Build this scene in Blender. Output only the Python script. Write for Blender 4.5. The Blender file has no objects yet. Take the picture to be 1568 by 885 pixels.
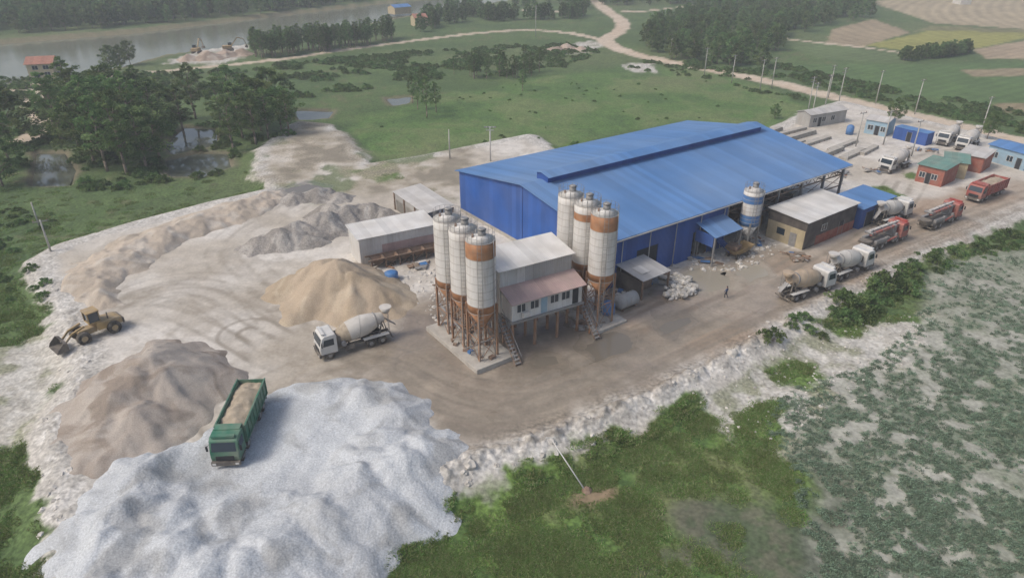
import bpy, bmesh, math, random
import numpy as np
from mathutils import Vector, Matrix
random.seed(7); rng=np.random.default_rng(7)
TH=math.radians(28); CH=42.0; FF=1045.0
ST,CT=math.sin(TH),math.cos(TH)
# plan survey: converts bearings measured on the reference to metric plan coordinates (metres) at level z
def G(u,v,z=0.0):
    a=(u-784.)/FF; b=(v-442.5)/FF
    t=(CH-z)/(ST+b*CT)
    return (a*t, t*(CT-b*ST))
def GP(l,z=0.0): return [G(u,v,z) for u,v in l]
FZ=-1.3
sc=bpy.context.scene
# ---------------------------------------------------------------- noise
_T=rng.random((512,512))
def vn(x,y,s=0):
    x=np.asarray(x,float)+s*17.31+1000; y=np.asarray(y,float)+s*9.17+1000
    xi=np.floor(x).astype(np.int64); yi=np.floor(y).astype(np.int64)
    fx=x-xi; fy=y-yi; fx=fx*fx*(3-2*fx); fy=fy*fy*(3-2*fy)
    a=_T[yi%512,xi%512]; b=_T[yi%512,(xi+1)%512]; c=_T[(yi+1)%512,xi%512]; d=_T[(yi+1)%512,(xi+1)%512]
    return (a*(1-fx)+b*fx)*(1-fy)+(c*(1-fx)+d*fx)*fy
def fbm(x,y,scale,octv=4,seed=0):
    x=np.asarray(x,float)/scale; y=np.asarray(y,float)/scale; s=0;a=1;t=0
    for i in range(octv):
        s=s+a*(vn(x,y,seed*3+i)*2-1); t+=a; a*=.55; x,y=x*1.9+y*.5,y*1.9-x*.5
    return s/t*1.5
def sm(v,w): 
    t=np.clip((v+w)/(2*w),0,1); return t*t*(3-2*t)
def sd(x,y,poly):
    P=np.array(poly,float); out=np.full(x.shape,-60.0)
    mn=P.min(0)-40; mx=P.max(0)+40
    k=(x>mn[0])&(x<mx[0])&(y>mn[1])&(y<mx[1])
    if not k.any(): return out
    px=x[k];py=y[k]; d=np.full(px.shape,1e9); ins=np.zeros(px.shape,bool)
    n=len(P)
    for i in range(n):
        a=P[i]; b=P[(i+1)%n]; e=b-a; wx=px-a[0]; wy=py-a[1]
        t=np.clip((wx*e[0]+wy*e[1])/(e@e+1e-9),0,1)
        d=np.minimum(d,(wx-e[0]*t)**2+(wy-e[1]*t)**2)
        if a[1]!=b[1]:
            ins^=((a[1]>py)!=(b[1]>py))&(px<(b[0]-a[0])*(py-a[1])/(b[1]-a[1])+a[0])
    d=np.sqrt(d); out[k]=np.where(ins,d,-d); return out
def pld(x,y,pl,marg=15):
    P=np.array(pl,float); out=np.full(x.shape,1e3)
    mn=P.min(0)-marg; mx=P.max(0)+marg
    k=(x>mn[0])&(x<mx[0])&(y>mn[1])&(y<mx[1])
    if not k.any(): return out
    px=x[k];py=y[k]; d=np.full(px.shape,1e9)
    for i in range(len(P)-1):
        a=P[i]; b=P[i+1]; e=b-a; wx=px-a[0]; wy=py-a[1]
        t=np.clip((wx*e[0]+wy*e[1])/(e@e+1e-9),0,1)
        d=np.minimum(d,(wx-e[0]*t)**2+(wy-e[1]*t)**2)
    out[k]=np.sqrt(d); return out
def smooth_pl(pl,it=2):
    for _ in range(it):
        q=[pl[0]]
        for a,b in zip(pl[:-1],pl[1:]):
            q.append((a[0]*.75+b[0]*.25,a[1]*.75+b[1]*.25)); q.append((a[0]*.25+b[0]*.75,a[1]*.25+b[1]*.75))
        q.append(pl[-1]); pl=q
    return pl
# ---------------------------------------------------------------- plan outlines
YARD=GP([(58,395),(72,432),(98,470),(108,505),(128,545),(112,600),(84,650),(92,760),(112,905),(400,905),(480,845),(600,778),(700,718),(800,683),(880,652),(1000,608),(1090,562),(1160,522),(1230,482),(1300,442),(1400,387),(1480,352),(1600,312),(1720,290),(1720,240),(1568,222),(1440,190),(1290,155),(1240,170),(1180,200),(1065,186),(850,232),(810,206),(720,224),(640,240),(560,252),(520,205),(500,190),(460,186),(400,228),(395,262),(430,286),(330,308),(200,342),(100,372)])
RIVER=GP([(-160,170),(0,134),(60,124),(110,118),(180,108),(250,88),(390,70),(560,40),(650,22),(740,8),(1000,-25),(900,-32),(640,0),(400,28),(200,52),(0,68),(-160,85)],-2.6)
PONDS=[GP(p,-1.6) for p in [[(258,246),(300,236),(345,236),(350,256),(310,270),(266,270)],[(58,236),(98,236),(112,262),(104,284),(52,284)],[(285,196),(330,200),(328,224),(268,236),(255,224)],[(452,170),(508,171),(500,182),(462,184)],[(594,152),(628,149),(624,158),(604,162)]]]
PUD=[GP(p) for p in [[(1022,432),(1060,412),(1108,414),(1126,438),(1085,450),(1035,448)],[(1120,418),(1165,402),(1182,420),(1150,432)],[(890,535),(900,515),(938,502),(965,512),(955,534),(915,548)],[(940,245),(1000,232),(1020,240),(960,256)],[(430,292),(470,280),(500,286),(470,300)],[(820,548),(850,545),(858,556),(826,560)],[(1010,500),(1050,484),(1060,492),(1022,508)]]]
FIELDS=[([(1335,5),(1400,-12),(1600,-12),(1600,47),(1430,36)],(.40,.34,.23)),([(1325,70),(1430,46),(1600,52),(1500,74),(1400,80)],(.29,.29,.09)),
 ([(1275,45),(1335,30),(1395,50),(1320,72),(1265,68)],(.33,.27,.18)),([(1190,62),(1265,68),(1325,76),(1400,84),(1380,98),(1250,90)],(.12,.17,.07)),
 ([(1490,76),(1600,58),(1600,92),(1510,90)],(.36,.29,.2)),([(1200,98),(1380,100),(1600,96),(1600,155),(1480,160),(1300,128)],(.095,.16,.055)),
 ([(1500,160),(1600,158),(1600,176),(1530,172)],(.24,.2,.12)),([(1330,-20),(1380,-14),(1330,6),(1290,0)],(.24,.24,.12)),([(1470,108),(1600,104),(1600,116),(1490,118)],(.3,.25,.16)),([(1395,50),(1430,40),(1600,47),(1600,52),(1430,47)],(.2,.2,.1))]
FIELDS=[(GP(p,FZ),c) for p,c in FIELDS]
ROADS=[(GP(smooth_pl([(905,-5),(925,15),(958,35),(945,52),(922,62),(950,78),(1010,93),(1110,112),(1200,130),(1290,152),(1420,182),(1568,218),(1760,262)]),FZ),3.6),
 (GP(smooth_pl([(925,62),(870,50),(800,46),(720,52),(640,62),(530,76),(430,92),(330,102),(230,112),(120,122),(20,135),(-40,140)]),FZ),2.2),
 (GP([(770,14),(850,18),(925,20),(985,18),(1060,10)],FZ),2.0),(GP([(1400,84),(1330,74),(1270,68),(1200,60)],FZ),1.6),
 (GP([(0,138),(40,142),(62,170),(70,190),(40,215)],FZ),3.0)]
TRK=[GP(smooth_pl(p)) for p in [[(400,620),(470,585),(560,562),(640,600),(740,640),(830,630),(950,580),(1080,520),(1250,440),(1400,370),(1600,300)],
 [(360,640),(430,590),(530,548),(600,530),(680,575),(800,600),(930,560),(1100,480),(1300,400),(1500,325)],[(150,480),(250,470),(350,520),(450,560),(560,555)],
 [(480,540),(400,440),(330,380),(450,310)],[(640,520),(600,545),(450,530),(300,430),(200,460)],[(1100,480),(1180,420),(1300,360),(1380,300),(1400,240),(1480,230)],
 [(620,560),(720,620),(850,590),(1000,520),(1180,440)],[(420,470),(330,430),(230,440),(160,480)],[(380,510),(440,545),(520,560),(600,590),(700,650),(790,650),(900,610)],
 [(600,300),(520,290),(440,250),(520,200)]]]
LUSH=GP([(520,205),(560,175),(660,150),(820,120),(960,100),(1110,115),(1235,160),(1180,198),(1060,180),(850,225),(720,220),(640,238),(560,248)],FZ)
WET=GP([(560,548),(590,500),(650,462),(700,450),(790,500),(900,480),(960,450),(1040,430),(1180,390),(1240,400),(1220,460),(1120,515),(970,580),(850,648),(740,662),(640,615)])
BRN=GP([(940,470),(1040,440),(1150,420),(1260,380),(1400,310),(1560,275),(1620,290),(1450,350),(1300,432),(1200,476),(1070,532),(960,560)])
WEED=GP([(1405,425),(1450,405),(1568,392),(1760,370),(1760,980),(1225,980),(1235,860),(1215,720),(1170,660),(1200,600),(1330,560),(1400,500)],FZ)
GRS=GP([(400,900),(620,792),(740,740),(860,692),(960,645),(1080,588),(1085,625),(1190,690),(1225,740),(1240,980),(380,980)],FZ)
MARSH=GP([(990,885),(1010,810),(1060,770),(1150,800),(1250,745),(1310,800),(1310,980),(980,980)],FZ)
PALE=[GP(p,FZ) for p in [[(-60,545),(60,530),(110,510),(132,575),(85,650),(70,690),(-60,700)],[(1040,590),(1100,560),(1190,510),(1340,485),(1410,480),(1415,540),(1340,600),(1250,650),(1180,680),(1110,660),(1070,630)],[(670,782),(740,735),(870,672),(1010,615),(1020,600),(1000,640),(880,690),(760,750)],[(835,72),(900,62),(925,66),(915,80),(850,85)],[(940,100),(1000,92),(1010,112),(960,112)],[(255,98),(300,70),(380,62),(385,85),(330,100)],[(390,245),(450,200),(510,230),(500,280),(420,280)]]]
DIRTP=GP([(880,768),(915,745),(945,745),(940,768),(905,775)],FZ)
GISL=[GP(p) for p in [[(1190,560),(1235,545),(1265,565),(1235,577),(1200,573)],[(1265,490),(1310,485),(1330,500),(1290,505)],[(1135,620),(1195,585),(1212,600),(1190,660),(1150,660)],[(535,262),(600,250),(625,268),(580,280)],[(1310,290),(1350,285),(1390,300),(1370,315),(1330,305)],[(840,222),(900,205),(905,216),(860,232)],[(1380,270),(1400,262),(1400,285)]]]
FLATS=GP([(395,262),(460,186),(520,205),(560,252),(640,240),(720,224),(700,300),(600,290),(520,300),(440,285)])

def paint(x,y):
    n30=fbm(x,y,45,3,4); n8=fbm(x,y,12,4,1); n2=fbm(x,y,3,4,2); n05=fbm(x,y,.8,3,3)
    wx=x+fbm(x,y,10,4,21)*2.6; wy=y+fbm(x,y,10,4,22)*2.6
    C=np.zeros(x.shape+(3,)); veg=np.ones(x.shape); wet=np.zeros(x.shape); rub=np.zeros(x.shape)
    S={'c':C,'v':veg}
    def lay(m,c,v=None):
        m=np.clip(m,0,1); c=np.asarray(c,float)
        S['c']=S['c']*(1-m[...,None])+c*m[...,None]
        if v is not None: S['v']=S['v']*(1-m)+v*m
    one=np.ones(x.shape)
    lay(one,(.07,.115,.04)); lay(sm(n8+n2*.4,.5),(.095,.145,.05)); lay(sm(n30+n2*.3-.2,.3)*.6,(.125,.155,.065)); lay(sm(n2+n8*.5-.75,.15)*.5,(.2,.17,.1)); lay(sm(n2+n05*.6-.3,.3)*.4,(.05,.085,.032))
    s=sd(x,y,LUSH); m=sm(s+n8*3,2.5); lay(m,(.09,.16,.045)); lay(m*sm(n8+n2*.4-.1,.35),(.135,.18,.068)); lay(m*sm(n30-.3+n2*.2,.25)*.7,(.16,.155,.085)); lay(m*sm(-n8+n2*.4-.45,.3)*.7,(.06,.11,.035)); lay(m*sm(n2+n05*.5-.35,.3)*.3,(.065,.12,.037))
    for P,c in FIELDS:
        s=sd(x,y,P); m=sm(s+n2*.8,1.0); c=np.array(c)
        st=.9+.1*np.sin((x*.55-y*.83)*1.6)+.12*n8+.1*n2
        lay(m,c*st[...,None],.25)
    s=sd(x,y,RIVER); lay(sm(s+5+n8*2,3)*.8,(.2,.17,.11),.3)
    for P in PONDS: lay(sm(sd(x,y,P)+1.5+n2,1.5),(.17,.15,.1),.1)
    s=sd(wx,wy,WEED); m=sm(s+n8*1.6,2.2); n12=fbm(x,y,1.7,4,37)
    lay(m,(.25,.255,.205),.35); lay(m*sm(n12+n05*.3,.35)*.75,(.14,.18,.125),.5); lay(m*sm(-n12-.25+n05*.3,.25)*.8,(.38,.38,.33)); lay(m*sm(n8+n2*.4-.15,.4)*.45,(.12,.16,.085),.6); lay(m*sm(n30+n8*.4-.1,.4)*.35,(.3,.3,.25),.3)
    s=sd(wx,wy,GRS); m=sm(s+n2,1); lay(m,(.085,.148,.037),1); lay(m*sm(n8+n2*.6,.45),(.115,.185,.045)); lay(m*sm(n30+n2*.5-.4,.3)*.7,(.15,.155,.075)); lay(m*sm(-n2+n05*.6-.4,.3)*.5,(.055,.098,.03))
    s=sd(wx,wy,MARSH); m=sm(s+n8*3+n2,1.8); lay(m*sm(n8+n2*.8+.5,.4)*.8,(.08,.1,.065),.45); lay(m*sm(n2+n05*.6-.5,.25)*.45,(.16,.145,.11),.2)
    for P in PALE:
        s=sd(wx,wy,P); m=sm(s+n2*2.2+n8*1.5-.8,1.0); lay(m,(.5,.485,.44),.12); lay(m*sm(n05+n2*.7,.4)*.6,(.35,.33,.28)); lay(m*sm(n8+n2-.5,.25)*.6,(.17,.19,.09),.6); rub=np.maximum(rub,m*.6)
    for P,w in ROADS:
        d=pld(x,y,P); m=sm(w-d+n2*.8,.9); lay(m,(.5,.41,.31),0); lay(m*sm(n2,.5)*.5,(.58,.51,.42))
    s0=sd(x,y,YARD); m=sm(s0+1.6+n2*1.3+n05*.5,.8)
    lay(m,(.52,.485,.425),0)
    lay(m*sm(n8*1.1+n2*.3-.05,.5)*.75,(.62,.595,.55)); lay(m*sm(-n8+n30*.5+n2*.4-.2,.5)*.6,(.41,.365,.3))
    lay(m*sm(n2+n05*.6-.4,.4)*.4,(.36,.325,.27))
    band=sm(2.0-np.abs(s0-.2)+n2*1.0,.9)*m; lay(band*.9,(.53,.515,.48)); lay(band*sm(n05+n2*.5,.35)*.6,(.36,.34,.3)); rub=np.maximum(rub,band)
    s=sd(wx,wy,WET); w=sm(s+n8*2.5+n2*1.2+.8,2.6); lay(w*.97,(.24,.2,.16)); lay(w*sm(n2+n8*.6,.45)*.6,(.17,.143,.113)); lay(w*sm(n8-n2*.5-.4,.3)*.5,(.37,.32,.25)); wet=w*.9*sm(-n8+n2*.3+.15,.5)
    s=sd(x,y,BRN); b=sm(s+n8*2+n2,2.4); al=(x*.8+y*.6); ac=(-x*.6+y*.8); str_=fbm(al*.12,ac,1.1,3,9)
    lay(b*.88,(.3,.24,.185)); lay(b*sm(str_,.4)*.55,(.41,.35,.285)); lay(b*sm(-str_-.2,.3)*.55,(.18,.145,.11)); lay(b*sm(n8-.3,.3)*.4,(.34,.23,.15))
    for i,P in enumerate(TRK):
        d=pld(x,y,P); j=n8*.5
        st=.55 if i in (0,1,5,6,8) else .25
        for off in (0.,2.3*((i%2)*2-1)):
            tr=sm(.26-np.abs(np.abs(d-abs(off))-.95-j*.3),.14)
            lay(tr*m*sm(n8+n2*.8+.2,.5)*st,(.2,.175,.14))
        lay(sm(2.6-d+n2*1.5,1.6)*m*.22,(.31,.27,.215))
    for i,P in enumerate(PUD):
        s=sd(x,y,P)
        if i<2: lay(sm(s+1.0+n2*.6,.7)*.8,(.36,.32,.26))
        else: lay(sm(s+1.4+n2*.9,1.0)*.7,(.185,.16,.125))
        wet=np.maximum(wet,sm(s+1.3+n2*.5,.8)*.9)
    for P in GISL:
        s=sd(x,y,P); lay(sm(s+n2*1.6+.3,.6),(.1,.16,.042),1); 
    s=sd(wx,wy,FLATS); fl=sm(s+2,2)
    lay(fl*sm(n8*1.3+n2*.6+.05,.2)*.85,(.12,.155,.065),.6)
    lay(fl*sm(-n8+n2*.5-.15,.25)*.75,(.33,.29,.22)); lay(fl*sm(-n8-.5+n2*.3,.15)*.7,(.2,.18,.14))
    lay(sm(sd(x,y,DIRTP)+n2,.8),(.25,.19,.12),.1)
    return S['c'],np.clip(S['v'],0,1),np.clip(wet,0,1),np.clip(rub,0,1),s0
def height(x,y,s0=None):
    n2=fbm(x,y,3,4,2); n8=fbm(x,y,12,4,1); n05=fbm(x,y,.8,3,3)
    if s0 is None: s0=sd(x,y,YARD)
    out=sm(-(s0+2.2),2.4)
    z=FZ*out+ n8*.10*out + n2*(.03+.07*out)+n05*.02
    berm=np.exp(-((s0-.2)/1.0)**2); frontside=np.clip((85-y)/15,0,1)*np.clip((x+14)/8,0.25,1)
    z+=berm*np.clip(.4+n2*.5+n05*.35,0,2)*frontside
    z-=2.6*sm(sd(x,y,RIVER),3)
    for P in PONDS: z-=.9*sm(sd(x,y,P)+.5,.9)
    for P in PUD: z-=.13*sm(sd(x,y,P)+.1+n2*1.1,1.)
    for i,P in enumerate(TRK):
        if i in(0,1,6):
            d=pld(x,y,P); z-=.045*sm(.28-np.abs(d-.95),.14)*(1-out)
    return z
# ---------------------------------------------------------------- materials
def nn(nt,t,**k):
    n=nt.nodes.new(t)
    for a,b in k.items(): setattr(n,a,b)
    return n
def newmat(name):
    m=bpy.data.materials.new(name); m.use_nodes=True; nt=m.node_tree
    return m,nt,nt.nodes['Principled BSDF']
def mulc(c,f): return tuple(min(1,max(0,v*f)) for v in c[:3])+(1,)
def leafmat(name,col,orand=.3):
    m,nt,bs=newmat(name); L=nt.links.new; nt.nodes.remove(bs)
    oi=nn(nt,'ShaderNodeObjectInfo'); hs=nn(nt,'ShaderNodeHueSaturation'); hs.inputs['Color'].default_value=tuple(col)+(1,)
    mr=nn(nt,'ShaderNodeMapRange'); mr.inputs['To Min'].default_value=1-orand; mr.inputs['To Max'].default_value=1+orand; L(oi.outputs['Random'],mr.inputs['Value']); L(mr.outputs[0],hs.inputs['Value'])
    mr2=nn(nt,'ShaderNodeMapRange'); mr2.inputs['To Min'].default_value=.48; mr2.inputs['To Max'].default_value=.52; L(oi.outputs['Random'],mr2.inputs['Value']); L(mr2.outputs[0],hs.inputs['Hue'])
    d=nn(nt,'ShaderNodeBsdfDiffuse'); tr=nn(nt,'ShaderNodeBsdfTranslucent'); ms=nn(nt,'ShaderNodeMixShader'); ms.inputs[0].default_value=.38
    L(hs.outputs[0],d.inputs['Color']); L(hs.outputs[0],tr.inputs['Color']); L(d.outputs[0],ms.inputs[1]); L(tr.outputs[0],ms.inputs[2]); L(ms.outputs[0],nt.nodes['Material Output'].inputs['Surface']); return m
def mat(name,col,rough=.7,metal=0.,var=.15,scale=1.5,bump=0.,dirt=0.,dirtc=(.36,.32,.26),streak=0.,corr=None,pitch=.25,orand=0.,spec=.4):
    m,nt,bs=newmat(name); L=nt.links.new
    tc=nn(nt,'ShaderNodeTexCoord'); no=nn(nt,'ShaderNodeTexNoise'); no.inputs['Scale'].default_value=scale; no.inputs['Detail'].default_value=4
    L(tc.outputs['Object'],no.inputs['Vector'])
    r=nn(nt,'ShaderNodeValToRGB'); r.color_ramp.elements[0].position=.3; r.color_ramp.elements[1].position=.7
    r.color_ramp.elements[0].color=mulc(col,1-var); r.color_ramp.elements[1].color=mulc(col,1+var)
    L(no.outputs['Fac'],r.inputs['Fac']); c=r.outputs['Color']
    if streak>0:
        mp=nn(nt,'ShaderNodeMapping'); mp.inputs['Scale'].default_value=(3.,3.,.25); L(tc.outputs['Object'],mp.inputs['Vector'])
        n2=nn(nt,'ShaderNodeTexNoise'); n2.inputs['Scale'].default_value=1.3; n2.inputs['Detail'].default_value=5; L(mp.outputs[0],n2.inputs['Vector'])
        r2=nn(nt,'ShaderNodeMapRange'); r2.inputs['From Min'].default_value=.48; r2.inputs['From Max'].default_value=.75; r2.inputs['To Max'].default_value=streak; L(n2.outputs['Fac'],r2.inputs['Value'])
        mx=nn(nt,'ShaderNodeMixRGB'); L(r2.outputs[0],mx.inputs[0]); L(c,mx.inputs[1]); mx.inputs[2].default_value=(.24,.17,.11,1); c=mx.outputs[0]
    if dirt>0:
        n3=nn(nt,'ShaderNodeTexNoise'); n3.inputs['Scale'].default_value=scale*.6; n3.inputs['Detail'].default_value=6; L(tc.outputs['Object'],n3.inputs['Vector'])
        r3=nn(nt,'ShaderNodeMapRange'); r3.inputs['From Min'].default_value=.35; r3.inputs['From Max'].default_value=.75; r3.inputs['To Max'].default_value=dirt; L(n3.outputs['Fac'],r3.inputs['Value'])
        mx=nn(nt,'ShaderNodeMixRGB'); L(r3.outputs[0],mx.inputs[0]); L(c,mx.inputs[1]); mx.inputs[2].default_value=tuple(dirtc)+(1,); c=mx.outputs[0]
    if orand>0:
        oi=nn(nt,'ShaderNodeObjectInfo'); mr=nn(nt,'ShaderNodeMapRange'); mr.inputs['To Min'].default_value=1-orand; mr.inputs['To Max'].default_value=1+orand; L(oi.outputs['Random'],mr.inputs['Value'])
        hs=nn(nt,'ShaderNodeHueSaturation'); L(mr.outputs[0],hs.inputs['Value']); L(c,hs.inputs['Color']); c=hs.outputs[0]
    bm=None
    if corr:
        w=nn(nt,'ShaderNodeTexWave'); w.wave_type='BANDS'; w.bands_direction=corr; w.inputs['Scale'].default_value=.314/pitch; L(tc.outputs['Object'],w.inputs['Vector'])
        bm=nn(nt,'ShaderNodeBump'); bm.inputs['Strength'].default_value=.5; bm.inputs['Distance'].default_value=.04; L(w.outputs['Fac'],bm.inputs['Height'])
        sp=nn(nt,'ShaderNodeSeparateXYZ'); L(tc.outputs['Object'],sp.inputs[0])
        fl=nn(nt,'ShaderNodeMath',operation='FLOOR'); L(sp.outputs[corr],fl.inputs[0])
        wn=nn(nt,'ShaderNodeTexWhiteNoise',noise_dimensions='1D'); L(fl.outputs[0],wn.inputs['W'])
        mr=nn(nt,'ShaderNodeMapRange'); mr.inputs['To Min'].default_value=.88; mr.inputs['To Max'].default_value=1.08; L(wn.outputs['Value'],mr.inputs['Value'])
        hs=nn(nt,'ShaderNodeHueSaturation'); L(mr.outputs[0],hs.inputs['Value']); L(c,hs.inputs['Color']); c=hs.outputs[0]
    if bump>0:
        b2=nn(nt,'ShaderNodeBump'); b2.inputs['Strength'].default_value=bump; b2.inputs['Distance'].default_value=.05
        n4=nn(nt,'ShaderNodeTexNoise'); n4.inputs['Scale'].default_value=scale*4; n4.inputs['Detail'].default_value=4; L(tc.outputs['Object'],n4.inputs['Vector']); L(n4.outputs['Fac'],b2.inputs['Height'])
        if bm: L(bm.outputs[0],b2.inputs['Normal'])
        bm=b2
    if bm: L(bm.outputs[0],bs.inputs['Normal'])
    L(c,bs.inputs['Base Color']); bs.inputs['Roughness'].default_value=rough; bs.inputs['Metallic'].default_value=metal; bs.inputs['Specular IOR Level'].default_value=spec
    return m
M={}
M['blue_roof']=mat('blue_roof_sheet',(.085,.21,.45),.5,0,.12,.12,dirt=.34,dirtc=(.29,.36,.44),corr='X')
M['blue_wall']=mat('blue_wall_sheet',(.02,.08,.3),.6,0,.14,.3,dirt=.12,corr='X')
M['blue_wall_y']=mat('blue_wall_sheet_sunlit',(.025,.105,.38),.6,0,.12,.3,dirt=.12,corr='Y')  # same blue sheet, sunlit brightness of the gable side put into the colour
M['white_sheet']=mat('white_sheet',(.62,.62,.6),.55,0,.08,.6,dirt=.4,streak=.3,corr='X')
M['white_roof']=mat('white_roof_sheet',(.66,.65,.62),.5,0,.1,.5,dirt=.45,dirtc=(.42,.37,.3),corr='X')
M['grey_roof']=mat('grey_roof_sheet',(.52,.51,.49),.6,0,.12,.5,dirt=.4,corr='X')
M['grey_sheet']=mat('grey_sheet',(.4,.4,.39),.6,0,.1,.8,dirt=.35,streak=.35,corr='X')
M['pink_roof']=mat('faded_red_roof_sheet',(.42,.3,.28),.6,0,.12,.8,dirt=.3,corr='X')
M['green_roof']=mat('green_roof_sheet',(.13,.25,.21),.6,0,.12,.8,dirt=.4,corr='X')
M['red_roof']=mat('red_tile_roof',(.35,.15,.1),.7,0,.2,2,dirt=.3,corr='X')
M['silo_white']=mat('silo_white_paint',(.66,.65,.62),.5,0,.06,.7,dirt=.3,streak=.38)
M['silo_ring']=mat('silo_ring_weld',(.45,.43,.4),.6,0,.1,.7,dirt=.4,streak=.4)
M['orange']=mat('orange_paint',(.38,.17,.07),.6,0,.25,1.2,dirt=.35,streak=.4)
M['oleg']=mat('orange_rusty_leg',(.27,.14,.075),.7,0,.3,1.2,dirt=.45,streak=.4)
M['rust']=mat('rusty_steel',(.2,.13,.09),.8,0,.35,2.,dirt=.35)
M['steel']=mat('grey_steel',(.28,.28,.28),.55,.3,.2,2.,dirt=.3)
M['dark']=mat('opening_shade_and_trim',(.03,.032,.035),.8)  # near-black colour stands in for shade inside doorways; dark truck trim too
M['glass']=mat('window_glass',(.03,.045,.06),.12,0,.1,spec=.6)
M['conc']=mat('concrete',(.4,.38,.34),.9,0,.18,1.2,bump=.3,dirt=.35)
M['redbrick']=mat('red_painted_brick',(.3,.09,.06),.8,0,.2,1.5,dirt=.35)
M['tan_wall']=mat('tan_render_wall',(.45,.38,.24),.85,0,.15,1.,dirt=.3,streak=.3)
M['yellow_wall']=mat('yellow_render_wall',(.55,.47,.32),.85,0,.1,1.)
M['ltblue']=mat('light_blue_wall',(.28,.42,.52),.8,0,.1,1.,dirt=.25)
M['black_wall']=mat('black_tarred_sheet',(.07,.06,.055),.8,0,.2,1.,dirt=.35,corr='X')
M['tyre']=mat('tyre_rubber',(.03,.028,.026),.9,0,.2,3,dirt=.6)
M['cabwhite']=mat('white_cab_paint',(.6,.6,.58),.4,0,.06,1.2,dirt=.4)
M['drum']=mat('drum_paint',(.54,.52,.48),.55,0,.12,1.2,dirt=.5,dirtc=(.38,.34,.28))
M['drumtan']=mat('cement_caked_steel',(.42,.32,.22),.75,0,.2,1.4,dirt=.5)
M['green']=mat('green_truck_paint',(.035,.16,.1),.5,0,.2,1.2,dirt=.5)
M['red']=mat('red_truck_paint',(.32,.06,.05),.55,0,.2,1.2,dirt=.5)
M['yellow']=mat('yellow_machine_paint',(.36,.25,.11),.65,0,.2,1.2,dirt=.8)
M['chassis']=mat('chassis_steel',(.1,.09,.08),.7,0,.25,2,dirt=.6)
M['bluepl']=mat('blue_plastic',(.05,.17,.4),.45,0,.1,2,dirt=.25)
M['sandload']=mat('sand_load',(.38,.32,.24),.95,0,.2,2,bump=.7)
M['wood']=mat('bark',(.22,.18,.14),.9,0,.3,3)
M['leafa']=leafmat('leaf_dark',(.095,.155,.058)); M['leafb']=leafmat('leaf_mid',(.14,.215,.08)); M['leafc']=leafmat('leaf_light',(.2,.27,.11))
M['grassa']=leafmat('grass_blade',(.15,.24,.07),.3); M['grassb']=leafmat('grass_blade_dry',(.27,.29,.14),.3); M['weed']=leafmat('weed_leaf',(.22,.295,.21),.35)
M['rock']=mat('limestone_rock',(.5,.48,.44),.9,0,.22,2,dirt=.3,orand=.25)
M['pole']=mat('pole_concrete',(.42,.41,.38),.85,0,.15,2)
M['wire']=mat('wire_black',(.05,.05,.05),.6)
def pilemat(name,c1,c2,c3,bs1=.6,fine=9.,fa=.15,big=.16,p3=.75,bsc=2.2):
    m,nt,bs=newmat(name); L=nt.links.new; tc=nn(nt,'ShaderNodeTexCoord')
    def noise(s,d=4,dist=0):
        n=nn(nt,'ShaderNodeTexNoise'); n.inputs['Scale'].default_value=s; n.inputs['Detail'].default_value=d; n.inputs['Distortion'].default_value=dist; L(tc.outputs['Object'],n.inputs['Vector']); return n
    a=noise(big,5,.4); r=nn(nt,'ShaderNodeValToRGB'); e=r.color_ramp.elements; e[0].position=.42;e[0].color=c2+(1,); e[1].position=.58; e[1].color=c1+(1,)
    L(a.outputs['Fac'],r.inputs[0]); b=noise(big*1.6,6,.8); r2=nn(nt,'ShaderNodeMapRange'); r2.inputs['From Min'].default_value=.5; r2.inputs['From Max'].default_value=.62; r2.inputs['To Max'].default_value=p3; L(b.outputs['Fac'],r2.inputs[0])
    mx=nn(nt,'ShaderNodeMixRGB'); L(r2.outputs[0],mx.inputs[0]); L(r.outputs[0],mx.inputs[1]); mx.inputs[2].default_value=c3+(1,)
    f=noise(fine,3); r3=nn(nt,'ShaderNodeMapRange'); r3.inputs['From Min'].default_value=.3; r3.inputs['From Max'].default_value=.7; r3.inputs['To Min'].default_value=1-fa; r3.inputs['To Max'].default_value=1+fa; L(f.outputs['Fac'],r3.inputs[0])
    hs=nn(nt,'ShaderNodeHueSaturation'); L(r3.outputs[0],hs.inputs['Value']); L(mx.outputs[0],hs.inputs['Color']); L(hs.outputs[0],bs.inputs['Base Color'])
    bp=nn(nt,'ShaderNodeBump'); bp.inputs['Strength'].default_value=bs1; bp.inputs['Distance'].default_value=.12; g=noise(bsc,6); L(g.outputs['Fac'],bp.inputs['Height']); L(bp.outputs[0],bs.inputs['Normal'])
    bs.inputs['Roughness'].default_value=.95; bs.inputs['Specular IOR Level'].default_value=.15
    return m
M['gravel']=pilemat('white_crushed_stone',(.51,.535,.55),(.43,.45,.465),(.3,.305,.3),.75,7.,.2,.13,.72,3.)
M['gsand']=pilemat('grey_sand',(.40,.36,.315),(.345,.305,.265),(.22,.18,.145),.4)
M['tsand']=pilemat('tan_sand',(.41,.335,.25),(.35,.285,.205),(.47,.4,.3),.45)
M['bsand']=pilemat('bank_sand',(.47,.405,.33),(.4,.345,.28),(.52,.48,.42),.5)
M['dgrav']=pilemat('dark_gravel',(.3,.28,.255),(.23,.215,.195),(.4,.38,.35),.9,5,.25)
M['rubb']=pilemat('red_rubble',(.4,.32,.26),(.3,.24,.19),(.45,.4,.34),.9)
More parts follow.
